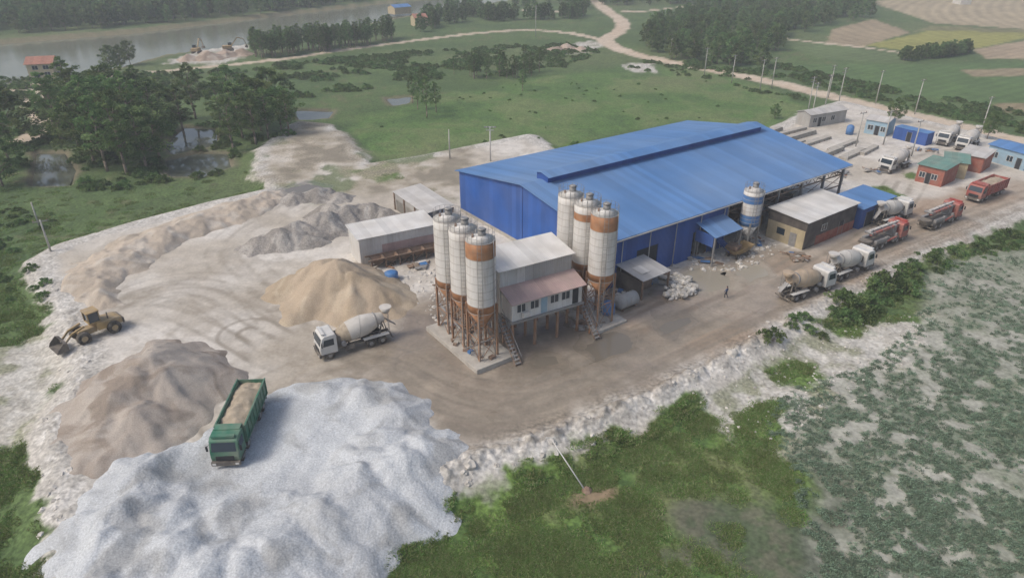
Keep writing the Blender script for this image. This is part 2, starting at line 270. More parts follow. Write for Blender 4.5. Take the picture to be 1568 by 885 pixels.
def water(name,col,rough,bump):
    m,nt,bs=newmat(name); L=nt.links.new; tc=nn(nt,'ShaderNodeTexCoord'); n=nn(nt,'ShaderNodeTexNoise'); n.inputs['Scale'].default_value=1.2; L(tc.outputs['Object'],n.inputs['Vector'])
    n2=nn(nt,'ShaderNodeTexNoise'); n2.inputs['Scale'].default_value=.06; L(tc.outputs['Object'],n2.inputs['Vector'])
    r=nn(nt,'ShaderNodeValToRGB'); r.color_ramp.elements[0].color=mulc(col,.75); r.color_ramp.elements[1].color=mulc(col,1.25); L(n2.outputs['Fac'],r.inputs[0]); L(r.outputs[0],bs.inputs['Base Color'])
    bp=nn(nt,'ShaderNodeBump'); bp.inputs['Strength'].default_value=bump; bp.inputs['Distance'].default_value=.05; L(n.outputs['Fac'],bp.inputs['Height']); L(bp.outputs[0],bs.inputs['Normal']); bs.inputs['Roughness'].default_value=rough
    return m
M['river']=water('river_water',(.18,.19,.14),.15,.25); M['pond']=water('pond_water',(.12,.13,.1),.05,.08); M['mudw']=water('muddy_water',(.34,.31,.25),.12,.1); M['mudd']=water('dark_muddy_water',(.17,.15,.12),.08,.08)
# ---------------------------------------------------------------- mesh builder
class MB:
    def __init__(s): s.v=[];s.f=[];s.mi=[];s.sm=[];s.mats=[]
    def _m(s,k):
        if k not in s.mats: s.mats.append(k)
        return s.mats.index(k)
    def add(s,vs,fs,mt,smooth=False):
        o=len(s.v); s.v+= [tuple(p) for p in vs]; i=s._m(mt)
        for f in fs: s.f.append(tuple(o+k for k in f)); s.mi.append(i); s.sm.append(smooth)
    def box(s,c,d,mt,rz=0,ry=0):
        x,y,z=d[0]/2,d[1]/2,d[2]/2
        R=Matrix.Rotation(rz,3,'Z')@Matrix.Rotation(ry,3,'Y'); c=Vector(c)
        vs=[c+R@Vector(p) for p in [(-x,-y,-z),(x,-y,-z),(x,y,-z),(-x,y,-z),(-x,-y,z),(x,-y,z),(x,y,z),(-x,y,z)]]
        s.add(vs,[(0,3,2,1),(4,5,6,7),(0,1,5,4),(1,2,6,5),(2,3,7,6),(3,0,4,7)],mt)
    def bx(s,x0,x1,y0,y1,z0,z1,mt): s.box(((x0+x1)/2,(y0+y1)/2,(z0+z1)/2),(x1-x0,y1-y0,z1-z0),mt)
    def prism(s,prof,y0,y1,mt):
        n=len(prof); vs=[(x,y0,z) for x,z in prof]+[(x,y1,z) for x,z in prof]
        s.add(vs,[tuple(range(n)),tuple(reversed(range(n,2*n)))]+[(i,n+i,n+(i+1)%n,(i+1)%n) for i in range(n)],mt)
    def poly(s,pts,th,mt):
        n=len(pts); vs=[Vector(p) for p in pts]+[Vector(p)-Vector((0,0,th)) for p in pts]
        s.add(vs,[tuple(range(n)),tuple(reversed(range(n,2*n)))]+[(i,n+i,n+(i+1)%n,(i+1)%n) for i in range(n)],mt)
    def lathe(s,p0,ax,prof,mts,n=20,smooth=True):
        ax=Vector(ax).normalized(); p0=Vector(p0); a=ax.orthogonal().normalized(); b=ax.cross(a)
        vs=[]
        for t,r in prof:
            for k in range(n):
                an=2*math.pi*k/n; vs.append(p0+ax*t+(a*math.cos(an)+b*math.sin(an))*max(r,.002))
        if not isinstance(mts,list): mts=[mts]*(len(prof)-1)
        o=len(s.v); s.v+=[tuple(p) for p in vs]
        for j in range(len(prof)-1):
            i=s._m(mts[j])
            for k in range(n):
                s.f.append((o+j*n+k,o+j*n+(k+1)%n,o+(j+1)*n+(k+1)%n,o+(j+1)*n+k)); s.mi.append(i); s.sm.append(smooth)
        s.f.append(tuple(o+k for k in reversed(range(n)))); s.mi.append(s._m(mts[0])); s.sm.append(False)
        s.f.append(tuple(o+(len(prof)-1)*n+k for k in range(n))); s.mi.append(s._m(mts[-1])); s.sm.append(False)
    def cyl(s,p1,p2,r1,r2,mt,n=10,smooth=True):
        p1=Vector(p1);p2=Vector(p2); d=p2-p1; s.lathe(p1,d,[(0,r1),(d.length,r2)],mt,n,smooth)
    def beam(s,p1,p2,w,mt): s.cyl(p1,p2,w*.7,w*.7,mt,4,False)
    def obj(s,name,parent=None,loc=(0,0,0),rz=0,bevel=0,data_only=False):
        me=bpy.data.meshes.new(name); me.from_pydata(s.v,[],s.f)
        for k in s.mats: me.materials.append(M[k])
        me.polygons.foreach_set('material_index',s.mi); me.polygons.foreach_set('use_smooth',s.sm); me.update()
        if data_only: return me
        o=bpy.data.objects.new(name,me); sc.collection.objects.link(o); o.location=loc; o.rotation_euler[2]=rz
        if parent: o.parent=parent
        if bevel: b=o.modifiers.new('bev','BEVEL'); b.width=bevel; b.segments=2; b.limit_method='ANGLE'
        return o
def empty(name,loc,rz=0):
    o=bpy.data.objects.new(name,None); sc.collection.objects.link(o); o.location=loc; o.rotation_euler[2]=rz; o.empty_display_size=.5; return o
# ---------------------------------------------------------------- ground sheet
NR,NC=620,860
phi=np.radians(np.linspace(64,1.6,NR)); ys=CH/np.tan(phi); ys=np.concatenate([ys,[2200,3500,6000]])
s_=np.linspace(-1,1,NC)
edge=np.sign(s_)*np.clip(np.abs(s_)-.96,0,1)*60
YY,SS=np.meshgrid(ys,s_,indexing='ij'); EE=np.meshgrid(ys,edge,indexing='ij')[1]
XX=(SS+EE)*(.883*YY+20)*.9
x=XX.ravel();y=YY.ravel()
col,veg,wet,rub,s0=paint(x,y); z=height(x,y,s0)
z=np.where(y>1500,-1.3,z)
me=bpy.data.meshes.new('ground'); nr=len(ys); nv=nr*NC
me.vertices.add(nv); co=np.stack([x,y,z],1).astype(np.float32); me.vertices.foreach_set('co',co.ravel())
ii=(np.arange(nr-1)[:,None]*NC+np.arange(NC-1)[None,:]).ravel()
q=np.stack([ii,ii+1,ii+NC+1,ii+NC],1).astype(np.int32); nf=len(q)
me.loops.add(nf*4); me.loops.foreach_set('vertex_index',q.ravel()); me.polygons.add(nf); me.polygons.foreach_set('loop_start',np.arange(0,nf*4,4,dtype=np.int32))
me.polygons.foreach_set('use_smooth',np.ones(nf,bool)); me.update(calc_edges=True); me.validate()
a=me.attributes.new('Col','FLOAT_COLOR','POINT'); a.data.foreach_set('color',np.concatenate([col,np.ones((nv,1))],1).astype(np.float32).ravel())
a=me.attributes.new('Msk','FLOAT_COLOR','POINT'); a.data.foreach_set('color',np.stack([veg,wet,rub,np.ones(nv)],1).astype(np.float32).ravel())
gm,nt,bs=newmat('ground_earth'); L=nt.links.new
tc=nn(nt,'ShaderNodeTexCoord')
ac=nn(nt,'ShaderNodeAttribute',attribute_name='Col'); am=nn(nt,'ShaderNodeAttribute',attribute_name='Msk'); sp=nn(nt,'ShaderNodeSeparateColor'); L(am.outputs['Color'],sp.inputs[0])
def gnoise(s,d):
    n=nn(nt,'ShaderNodeTexNoise'); n.inputs['Scale'].default_value=s; n.inputs['Detail'].default_value=d; L(tc.outputs['Object'],n.inputs['Vector']); return n
na=gnoise(2.6,5); nb=gnoise(.5,4)
def mrange(o,a0,a1,b0,b1):
    r=nn(nt,'ShaderNodeMapRange'); r.inputs['From Min'].default_value=a0; r.inputs['From Max'].default_value=a1; r.inputs['To Min'].default_value=b0; r.inputs['To Max'].default_value=b1; L(o,r.inputs[0]); return r.outputs[0]
def mth(op,a,b):
    m_=nn(nt,'ShaderNodeMath',operation=op)
    for i,q_ in enumerate((a,b)):
        if isinstance(q_,(int,float)): m_.inputs[i].default_value=q_
        else: L(q_,m_.inputs[i])
    return m_.outputs[0]
v1=mrange(na.outputs['Fac'],.3,.7,-.5,.5); v2=mrange(nb.outputs['Fac'],.3,.7,-.5,.5)
amp=mth('ADD',mth('MULTIPLY',sp.outputs[0],.75),mth('ADD',.2,mth('MULTIPLY',sp.outputs[2],.5)))
val=mth('ADD',1.0,mth('ADD',mth('MULTIPLY',v1,amp),mth('MULTIPLY',v2,.22)))
hs=nn(nt,'ShaderNodeHueSaturation'); L(val,hs.inputs['Value']); L(ac.outputs['Color'],hs.inputs['Color']); L(hs.outputs[0],bs.inputs['Base Color'])
L(mrange(sp.outputs[1],0,.8,.95,.2),bs.inputs['Roughness']); bs.inputs['Specular IOR Level'].default_value=.35
bp=nn(nt,'ShaderNodeBump'); bp.inputs['Distance'].default_value=.12; L(na.outputs['Fac'],bp.inputs['Height'])
L(mth('ADD',.25,mth('ADD',mth('MULTIPLY',sp.outputs[0],.45),mth('SUBTRACT',mth('MULTIPLY',sp.outputs[2],.6),mth('MULTIPLY',sp.outputs[1],.24)))),bp.inputs['Strength']); L(bp.outputs[0],bs.inputs['Normal'])
me.materials.append(gm); go=bpy.data.objects.new('ground',me); sc.collection.objects.link(go)
def flat(name,poly,z,mt):
    me=bpy.data.meshes.new(name); bm=bmesh.new()
    vs=[bm.verts.new((p[0],p[1],z)) for p in poly]; f=bm.faces.new(vs); bmesh.ops.triangulate(bm,faces=[f]); bmesh.ops.recalc_face_normals(bm,faces=bm.faces)
    if bm.faces[:][0].normal.z<0: bmesh.ops.reverse_faces(bm,faces=bm.faces[:])
    bm.to_mesh(me); me.materials.append(M[mt]); o=bpy.data.objects.new(name,me); sc.collection.objects.link(o)
def growp(poly,g):
    P=np.array(poly); c=P.mean(0); d=P-c; l=np.linalg.norm(d,axis=1,keepdims=True); return [tuple(q) for q in c+d*(1+g/l)]
flat('river',RIVER,-2.75,'river')
for p in PONDS: flat('pond',growp(p,.8),-1.72,'pond')
for i,p in enumerate(PUD): flat('puddle',growp(p,1.6),-.085,'mudw' if i<2 else 'mudd')
# ---------------------------------------------------------------- piles
def smax(a,b,k=.25): 
    h=np.clip(.5+.5*(a-b)/k,0,1); return b*(1-h)+a*h+k*h*(1-h)
def pile(name,mt,cones=(),plate=None,nz=.12,res=.22,flat_at=None,cut=-1.6,seed=20,ridge=.0,k=.25,warp=.7):
    pts=[(c[0],c[1]) for c in cones]
    if plate: pts+=plate[0]
    P=np.array(pts); rad=max([c[2]/c[3]+3 for c in cones],default=5)
    x0,y0=P.min(0)-rad; x1,y1=P.max(0)+rad
    gx=np.arange(x0,x1,res); gy=np.arange(y0,y1,res); X,Y=np.meshgrid(gx,gy)
    wx=X+fbm(X,Y,4,3,seed)*warp; wy=Y+fbm(X,Y,4,3,seed+1)*warp
    Hh=np.full(X.shape,-9.)
    if plate:
        poly,hm,sl=plate; s=sd(wx.ravel(),wy.ravel(),poly).reshape(X.shape)
        Hh=np.where(s>0,hm*(1-np.exp(-s*sl/hm)),s*sl)
    for cx_,cy_,h,slp in cones:
        d=np.sqrt((wx-cx_)**2+(wy-cy_)**2); an=np.arctan2(wy-cy_,wx-cx_)
        hh=h-slp*np.sqrt(d*d+.25)*(1+.07*np.sin(an*5+cx_)+.04*np.sin(an*11+cy_))
        Hh=smax(Hh,hh,k)
    if flat_at:
        for fx,fy,fr in flat_at:
            d=np.sqrt((X-fx)**2+(Y-fy)**2); kk=sm(fr-d,1.5); Hh=Hh*(1-kk)+np.minimum(Hh,.12)*kk
    Hh=Hh+np.clip(Hh+1,0,1)*(fbm(X,Y,2.2,4,seed+2)*nz+fbm(X,Y,.7,3,seed+3)*nz*.35)
    if ridge: Hh-=ridge*np.clip(Hh,0,1)*np.abs(fbm(X,Y,5,3,seed+5))
    ny,nx=X.shape; idx=np.arange(nx*ny).reshape(ny,nx)
    q=np.stack([idx[:-1,:-1],idx[:-1,1:],idx[1:,1:],idx[1:,:-1]],-1).reshape(-1,4)
    hr=Hh.ravel(); keep=(hr[q]>cut).all(1); q=q[keep]
    used=np.unique(q); mp=-np.ones(nx*ny,int); mp[used]=np.arange(len(used)); q=mp[q]
    V=np.stack([X.ravel()[used],Y.ravel()[used],hr[used]],1)
    me=bpy.data.meshes.new(name); me.from_pydata(V.tolist(),[],q.tolist()); me.polygons.foreach_set('use_smooth',np.ones(len(q),bool)); me.materials.append(M[mt]); me.update()
    o=bpy.data.objects.new(name,me); sc.collection.objects.link(o); return o
def cn(u,v,h,sl=.6): p=G(u,v); return (p[0],p[1],h,sl)
pile('tan_sand_pile','tsand',[cn(520,450,5.4,.66),cn(548,458,4.4,.62),cn(500,442,4.8,.66),cn(572,464,3.0,.6),cn(470,452,2.4,.6)],nz=.14,seed=30,cut=-.3,ridge=.5)
pile('grey_sand_pile','gsand',[cn(238,590,4.4,.6),cn(212,608,4.0,.58),cn(265,600,3.8,.58),cn(190,635,3.2,.55),cn(222,655,3.0,.55),cn(295,585,2.6,.55),cn(175,668,2.2,.5),cn(200,685,1.8,.5),cn(250,560,3.0,.55),cn(170,610,2.6,.6),cn(150,690,1.3,.45),cn(135,660,1.3,.45)],nz=.14,seed=40,cut=-.4,ridge=.45)
tx,ty=G(368,668)
gp=GP([(130,905),(140,830),(160,760),(205,715),(255,702),(325,655),(400,612),(450,588),(520,577),(590,580),(635,620),(655,655),(715,672),(700,695),(620,765),(500,830),(430,875),(380,960),(130,960)])
gc=[]
for u,v,h in [(212,745,2.2),(190,795,2.3),(180,850,2.2),(180,905,2.0),(262,810,1.8),(250,870,2.3),(310,905,2.4),(420,850,2.2),(500,800,2.2),(560,762,2.3),(605,725,2.3),(640,697,1.9),(600,640,1.9),(555,612,1.9),(500,608,1.4),(595,680,1.8),(560,710,1.8),(430,765,1.1),(680,686,1.1),(355,800,1.4),(380,890,2.1),(295,745,1.6),(530,745,1.7),(460,800,1.7),(590,605,1.4)]:
    gc.append(cn(u,v,h,.5))
pile('white_gravel_pile','gravel',gc,(gp,.45,.5),nz=.12,seed=50,cut=-1.7,flat_at=[(tx,ty,5.2),G(350,700)+(4.5,),G(390,620)+(5,)],ridge=.3,k=.2,warp=1.1)
pile('dark_gravel_pile','dgrav',[cn(400,378,1.8,.6),cn(430,372,2.5,.62),cn(460,362,3.0,.62),cn(495,350,3.2,.62),cn(530,335,3.3,.62),cn(560,330,2.6,.6),cn(510,335,3.0,.62),cn(475,372,1.6,.6),cn(585,332,1.8,.6)],nz=.3,seed=60,cut=-.3,ridge=.45)
pile('gravel_heap','dgrav',[cn(455,305,1.6,.5),cn(490,300,1.8,.5),cn(520,305,1.4,.5)],nz=.2,seed=61,cut=-.3)
pile('sand_bank','bsand',(),(GP([(108,440),(122,402),(170,370),(250,342),(340,316),(430,294),(444,306),(385,338),(300,362),(235,392),(205,425),(185,470),(140,478)]),2.6,.6),nz=.26,seed=62,cut=-.5,ridge=.25,warp=1.6)
pile('riverside_rubble_mound','rubb',[G(u,v,FZ)+(h,.5) for u,v,h in [(290,92,1.),(320,90,1.8),(345,86,1.5),(370,84,1.)]],nz=.5,seed=63,cut=-1.6,res=.5)
pile('roadside_rubble_mound','rubb',[G(u,v,FZ)+(h,.5) for u,v,h in [(850,78,.6),(870,76,1.),(890,78,.6)]],nz=.4,seed=64,cut=-1.6,res=.5)
# ---------------------------------------------------------------- main warehouse
E=math.radians(35.5)
def warehouse():
    e=empty('blue_warehouse',(11.6,78.3,0),E); Lx,W,ez,rz=54.,34.7,7.0,9.6
    m=MB(); th=.08
    a=(rz-ez)/(W/2); ov=.6
    m.poly([(-.5,-ov,ez-a*ov+.1),(Lx+.8,-ov,ez-a*ov+.1),(Lx+.8,W/2,rz+.1),(-.5,W/2,rz+.1)],th,'blue_roof')
    m.poly([(-.5,W/2,rz+.1),(Lx+.8,W/2,rz+.1),(Lx+.8,W+ov,ez-a*ov+.1),(-.5,W+ov,ez-a*ov+.1)],th,'blue_roof')
    m.obj('roof',e)
    m=MB(); y=W/2
    x0,x1=3.5,Lx-2
    m.bx(x0,x1,y-1.3,y-1.15,rz-.1,rz+.85,'blue_wall'); m.bx(x0,x1,y+1.15,y+1.3,rz-.1,rz+.85,'blue_wall'); m.bx(x0,x0+.15,y-1.15,y+1.15,rz-.1,rz+1.0,'blue_wall'); m.bx(x1-.15,x1,y-1.15,y+1.15,rz-.1,rz+1.0,'blue_wall')
    m.poly([(x0-.3,y-1.9,rz+.85),(x1+.3,y-1.9,rz+.85),(x1+.3,y,rz+1.25),(x0-.3,y,rz+1.25)],.06,'blue_roof'); m.poly([(x0-.3,y,rz+1.25),(x1+.3,y,rz+1.25),(x1+.3,y+1.9,rz+.85),(x0-.3,y+1.9,rz+.85)],.06,'blue_roof')
    m.obj('ridge_vent',e)
    m=MB(); m.box((Lx/2,-.72,6.86),(Lx+1,.16,.14),'grey_sheet'); 
    for k in range(5): m.cyl((3+k*5,-.25,.1),(3+k*5,-.3,6.6),.07,.07,'grey_sheet',6)
    m.obj('gutter',e)
    m=MB(); vs=[(0,0,-.5),(0,W,-.5),(0,W,ez),(0,W/2,rz),(0,0,ez)]; vv=vs+[(.2,p[1],p[2]) for p in vs]
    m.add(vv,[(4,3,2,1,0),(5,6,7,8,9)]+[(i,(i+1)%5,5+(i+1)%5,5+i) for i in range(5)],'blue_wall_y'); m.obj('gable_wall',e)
    m=MB(); m.bx(-.03,-.003,0,W,0,.6,'conc'); m.bx(-.06,.05,W/2-.06,W/2+.06,.6,rz-.1,'blue_wall'); m.obj('plinth',e)
    m=MB()
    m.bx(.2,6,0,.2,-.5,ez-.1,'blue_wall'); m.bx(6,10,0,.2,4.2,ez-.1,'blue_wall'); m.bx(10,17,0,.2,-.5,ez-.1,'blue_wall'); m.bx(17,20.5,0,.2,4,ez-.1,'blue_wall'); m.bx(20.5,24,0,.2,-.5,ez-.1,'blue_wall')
    m.bx(.2,Lx,W-.2,W,-.5,ez-.1,'blue_wall'); m.bx(6.003,9.997,.12,.18,0,4.2,'dark');  # near-black sheet fills the doorway, painting its inner shade
    m.obj('side_walls',e)
    m=MB()
    for i in range(10):
        xx=min(i*6,Lx-.5)
        for yy in ((.35,) if xx<24 else (.1,)): m.bx(xx+.15,xx+.45,yy,yy+.35,-.2,ez-.15,'steel')
        m.bx(xx+.15,xx+.45,W-.6,W-.3,-.2,ez-.15,'steel'); m.bx(xx+.15,xx+.45,W/2-.2,W/2+.2,-.2,rz-.3,'steel')
        m.beam((xx+.3,.3,ez-.5),(xx+.3,W/2,rz-.6),.25,'rust'); m.beam((xx+.3,W/2,rz-.6),(xx+.3,W-.3,ez-.7),.25,'rust'); m.beam((xx+.3,.3,ez-1.5),(xx+.3,W-.3,ez-1.5),.16,'rust')
        for k in range(1,8): yy=W*k/8; zz=ez-.6+a*min(yy,W-yy); m.beam((xx+.3,yy,ez-1.5),(xx+.3,yy,zz),.1,'rust')
    for yy,zz in ((.3,ez-.5),(.3,ez-1.6),(.3,3.4),(W/2,rz-.6),(W/4,ez+.5)): m.beam((24,yy,zz),(Lx,yy,zz),.16,'rust')
    for k in range(24,54,6): m.beam((k+.3,.25,3.4),(k+6.3,.25,5.4),.08,'rust'); m.beam((k+6.3,.25,3.4),(k+.3,.25,5.4),.08,'rust')
    for k in range(15): m.beam((24+k*2,.3,ez-1.6),(25+k*2,.3,ez-.5),.07,'rust'); m.beam((25+k*2,.3,ez-.5),(26+k*2,.3,ez-1.6),.07,'rust')
    m.obj('steel_frame',e)
    m=MB(); m.bx(.3,Lx,.3,W-.3,-.3,.06,'conc'); m.obj('floor_slab',e)
    m=MB(); 
    for k in range(9): m.bx(27+k*2.8,28.6+k*2.8,4,7.5+(k%3),.06,.8+(k%4)*.5,'conc' if k%2 else 'rust')
    m.bx(26,30,10,16,.06,3.2,'steel'); m.bx(40,48,12,20,.06,2.4,'conc'); m.lathe((36,3,.1),(0,0,1),[(0,1.2),(2.2,1.2),(2.6,.8)],'steel',16); m.bx(32,34.5,1,2.6,.06,2.2,'yellow'); m.obj('stored_goods',e)
    m=MB(); m.poly([(17.3,-3.6,4.4),(23.2,-3.6,4.4),(23.2,-.0,5.5),(17.3,-.0,5.5)],.08,'blue_roof')
    for xx in(17.5,23): m.bx(xx-.1,xx+.1,-3.5,-3.3,-.1,4.3,'steel')
    m.bx(17.4,17.5,-3.2,-.1,2.8,4.5,'blue_wall_y'); m.obj('awning',e)
warehouse()
# ---------------------------------------------------------------- silos
def silo(px,py,top=15.0,zb=6.2,r=1.55,scheme=0,col=('silo_white','orange'),leg='oleg'):
    e=empty('cement_silo',(px,py,0),E); w,o=col; h=top-1.0
    m=MB(); m.lathe((0,0,0),(0,0,1),[(zb-2.2,.28),(zb-.002,r)],o,32); prof=[(zb,r)];mts=[]; n=9
    for i in range(n):
        z1=zb+(h-zb)*(i+1)/n
        if scheme==0: c=o if i in(0,7,8) else w
        elif scheme==1: c=o if i==0 else w
        elif scheme==4: c=o if i in(0,7) else w
        else: c='bluepl' if i in(0,1,2,6,7) else w
        prof.append((z1,r)); mts.append(c)
    m.lathe((0,0,0),(0,0,1),prof,mts,40)
    m.lathe((0,0,0),(0,0,1),[(h+.002,r),(h+.35,.55),(h+.4,.5)],w,32)
    for i in range(n+1):
        z1=zb+(h-zb)*i/n; m.lathe((0,0,0),(0,0,1),[(z1-.035,r+.014),(z1+.02,r+.014)],'silo_ring' if scheme!=0 or i not in (8,) else o,40)
    m.obj('shell',e)
    m=MB()
    m.cyl((.2,0,h+.2),(.2,0,h+1.),.42,.42,'steel',12); m.cyl((.2,0,h+1.),(.2,0,h+1.15),.5,.3,'steel',12); m.cyl((-.7,.3,h+.05),(-.7,.3,h+.6),.12,.12,'rust',8)
    for k in range(16):
        a0=2*math.pi*k/16;a1=2*math.pi*(k+1)/16; q=r-.05
        m.beam((q*math.cos(a0),q*math.sin(a0),h),(q*math.cos(a0),q*math.sin(a0),h+.95),.026,'steel')
        for zz in(.5,.95): m.beam((q*math.cos(a0),q*math.sin(a0),h+zz),(q*math.cos(a1),q*math.sin(a1),h+zz),.022,'steel')
    m.obj('top_rail_and_filter',e)
    m=MB(); an=-2.2; c_,s2=math.cos(an),math.sin(an)
    for sgn in(-.22,.22): m.beam(((r+.25)*c_-sgn*s2,(r+.25)*s2+sgn*c_,0),((r+.25)*c_-sgn*s2,(r+.25)*s2+sgn*c_,h+.9),.035,'steel')
    for k in range(int(h/.45)): zz=.4+k*.45; m.beam(((r+.25)*c_+.22*s2,(r+.25)*s2-.22*c_,zz),((r+.25)*c_-.22*s2,(r+.25)*s2+.22*c_,zz),.025,'steel')
    m.cyl(((r+.12)*math.cos(.6),(r+.12)*math.sin(.6)-.1,0.5),((r+.12)*math.cos(.6),(r+.12)*math.sin(.6)-.1,h+.3),.06,.06,'steel',6)
    m.cyl(((r+.1)*math.cos(-1.2),(r+.1)*math.sin(-1.2),0.5),((r+.1)*math.cos(-1.2),(r+.1)*math.sin(-1.2),h+.3),.055,.055,'steel',6); m.obj('ladder_and_pipes',e)
    m=MB(); q=r*.74
    P=[(q,q),(-q,q),(-q,-q),(q,-q)]
    for i,(ax_,ay) in enumerate(P):
        bx_,by=P[(i+1)%4]
        m.box((ax_,ay,zb/2+.2),(.2,.2,zb+.9),leg); 
        for z0,z1 in((.3,zb*.5),(zb*.5,zb-.1)): m.beam((ax_,ay,z0),(bx_,by,z1),.05,leg); m.beam((bx_,by,z0),(ax_,ay,z1),.05,leg)
        m.beam((ax_,ay,zb*.5),(bx_,by,zb*.5),.08,leg); m.beam((ax_,ay,zb-.1),(bx_,by,zb-.1),.12,leg)
    m.obj('legs',e); return e
for px,py,s in((-3.2,63.0,0),(-5.1,65.8,1),(-7.0,68.6,1)): silo(px,py,15.2,6.2,1.55,s)
for px,py,s in((10.3,70.6,0),(8.7,73.6,4),(7.0,76.4,1)): silo(px,py,15.0,6.0,1.55,s)
silo(34.7,92.9,9.6,3.4,1.4,3,('silo_white','silo_white'),'steel')
e=empty('concrete_plinth',(-5,65.6,0),E); m=MB(); m.bx(-2.4,2.6,-5.6,5.4,-.3,.55,'conc'); m.obj('slab',e,bevel=.04)
m=MB()
for k in range(22): 
    cx_,cy_=-2+random.random()*4,-5.2+random.random()*10; m.box((cx_,cy_,.7),(.2+random.random()*.5,.2+random.random()*.5,.3),random.choice(['rust','conc','steel','bluepl']),rz=random.random()*3)
m.beam((-2.2,-3,1.8),(2.2,-3,1.8),.12,'steel'); m.lathe((0,-1.2,.6),(0,1,.25),[(0,.18),(8,.18)],'steel',8); m.obj('screw_feeder_and_clutter',e)
e=empty('concrete_plinth',(8.7,73.5,0),E); m=MB(); m.bx(-2.4,2.4,-5.4,5.4,-.3,.3,'conc'); m.obj('slab',e,bevel=.04)
# ---------------------------------------------------------------- batching plant cabin
def window(m,x,z,w,h,y,nx=2):
    m.bx(x,x+w,y-.03,y+.02,z,z+h,'glass')
    for k in range(nx+1): xx=x+w*k/nx; m.bx(xx-.035,xx+.035,y-.06,y-.032,z-.04,z+h+.04,'cabwhite')
    for zz in (z,z+h): m.bx(x,x+w,y-.075,y-.061,zz-.035,zz+.035,'cabwhite')
def plant():
    e=empty('concrete_batching_plant',(0,63.9,0),math.radians(30)); L0=9.2
    m=MB(); m.bx(0,L0,0,2.3,3.95,6.35,'white_sheet'); m.bx(-.15,L0+.15,-.25,7.2,3.7,3.95,'steel')
    m.bx(3.0,L0,2.3,6.8,3.95,9.2,'grey_sheet'); m.bx(-.2,3.0,2.3,6.8,3.95,9.2,'white_sheet'); m.obj('walls',e)
    m=MB(); m.poly([(-.3,-.5,6.3),(L0+.3,-.5,6.3),(L0+.3,2.29,7.15),(-.3,2.29,7.15)],.08,'pink_roof'); m.obj('cabin_roof',e)
    m=MB(); m.poly([(-.5,2.0,9.2),(L0+.3,2.0,9.2),(L0+.3,7.1,9.9),(-.5,7.1,9.9)],.08,'white_roof'); m.obj('tower_roof',e)
    m=MB()
    for xx in(.6,2.3,4.9,6.4): window(m,xx,4.9,1.1,1.0,0)
    m.bx(3.7,4.5,-.03,.02,4.0,6.0,'ltblue'); m.bx(7.9,8.7,-.03,.02,4.0,6.0,'dark'); m.box((1.6,-.35,4.6),(.8,.4,.5),'cabwhite'); m.obj('windows',e)
    m=MB()
    for xx in(.2,3.1,6.1,8.9):
        for yy in(.2,2.3,4.6,6.6): m.bx(xx-.12,xx+.12,yy-.12,yy+.12,-.1,3.7,'oleg')
    for x0,x1 in((.2,3.1),(3.1,6.1),(6.1,8.9)):
        m.beam((x0,.2,3.6),(x1,6.6,3.6),.08,'rust')
        if x0!=3.1: m.beam((x0,6.6,0.1),(x1,6.6,3.6),.08,'oleg')
    m.beam((.2,.2,.1),(.2,2.3,3.6),.08,'oleg'); m.beam((.2,2.3,.1),(.2,.2,3.6),.08,'oleg'); m.obj('support_frame',e)
    m=MB()
    m.lathe((4.5,4.6,1.9),(0,0,1),[(0,.3),(.9,1.2),(1.8,1.2)],'steel',16); m.box((4.5,4.6,3.2),(3.2,2.4,.8),'rust'); m.box((1.5,5.2,1.2),(1.8,1.6,2.4),'grey_sheet'); m.obj('mixer_discharge',e)
    m=MB(); n=13
    for s_ in(0,.75): m.beam((-.3-s_,-2.6,0.1),(-.3-s_,1.6,3.9),.09,'rust'); m.beam((-.3-s_,-2.6,1.05),(-.3-s_,1.6,4.85),.045,'steel')
    for k in range(n): t=(k+.5)/n; m.box((-.67,-2.6+4.2*t,.1+3.8*t),(.72,.26,.05),'steel')
    for s_ in(0,.75): m.beam((L0+.3+s_,-2.6,0.1),(L0+.3+s_,1.6,3.9),.09,'rust'); m.beam((L0+.3+s_,-2.6,1.05),(L0+.3+s_,1.6,4.85),.045,'steel')
    for k in range(n): t=(k+.5)/n; m.box((L0+.67,-2.6+4.2*t,.1+3.8*t),(.72,.26,.05),'steel')
    m.obj('stairs',e)
    m=MB(); A=Vector((3.2,26,1.8)); B=Vector((1.4,6.9,8.2)); m.beam(A,B,.5,'rust'); m.beam(A+Vector((0,0,.7)),B+Vector((0,0,.7)),.06,'steel')
    for t in (.15,.35,.55,.75):
        p=A.lerp(B,t)
        for s_ in(-.5,.5): m.beam((p.x+s_,p.y,-.1),(p.x+s_*.8,p.y,p.z-.2),.1,'oleg')
        m.beam((p.x-.5,p.y,.1),(p.x+.5,p.y,p.z-.3),.06,'oleg')
    m.obj('inclined_conveyor',e)
    m=MB()
    for k in range(6): m.lathe((10.2+k*.55,4+(k%2),.3),(0,0,1),[(0,.25),(.9,.25)],'conc',8)
    m.obj('additive_drums',e)
plant()
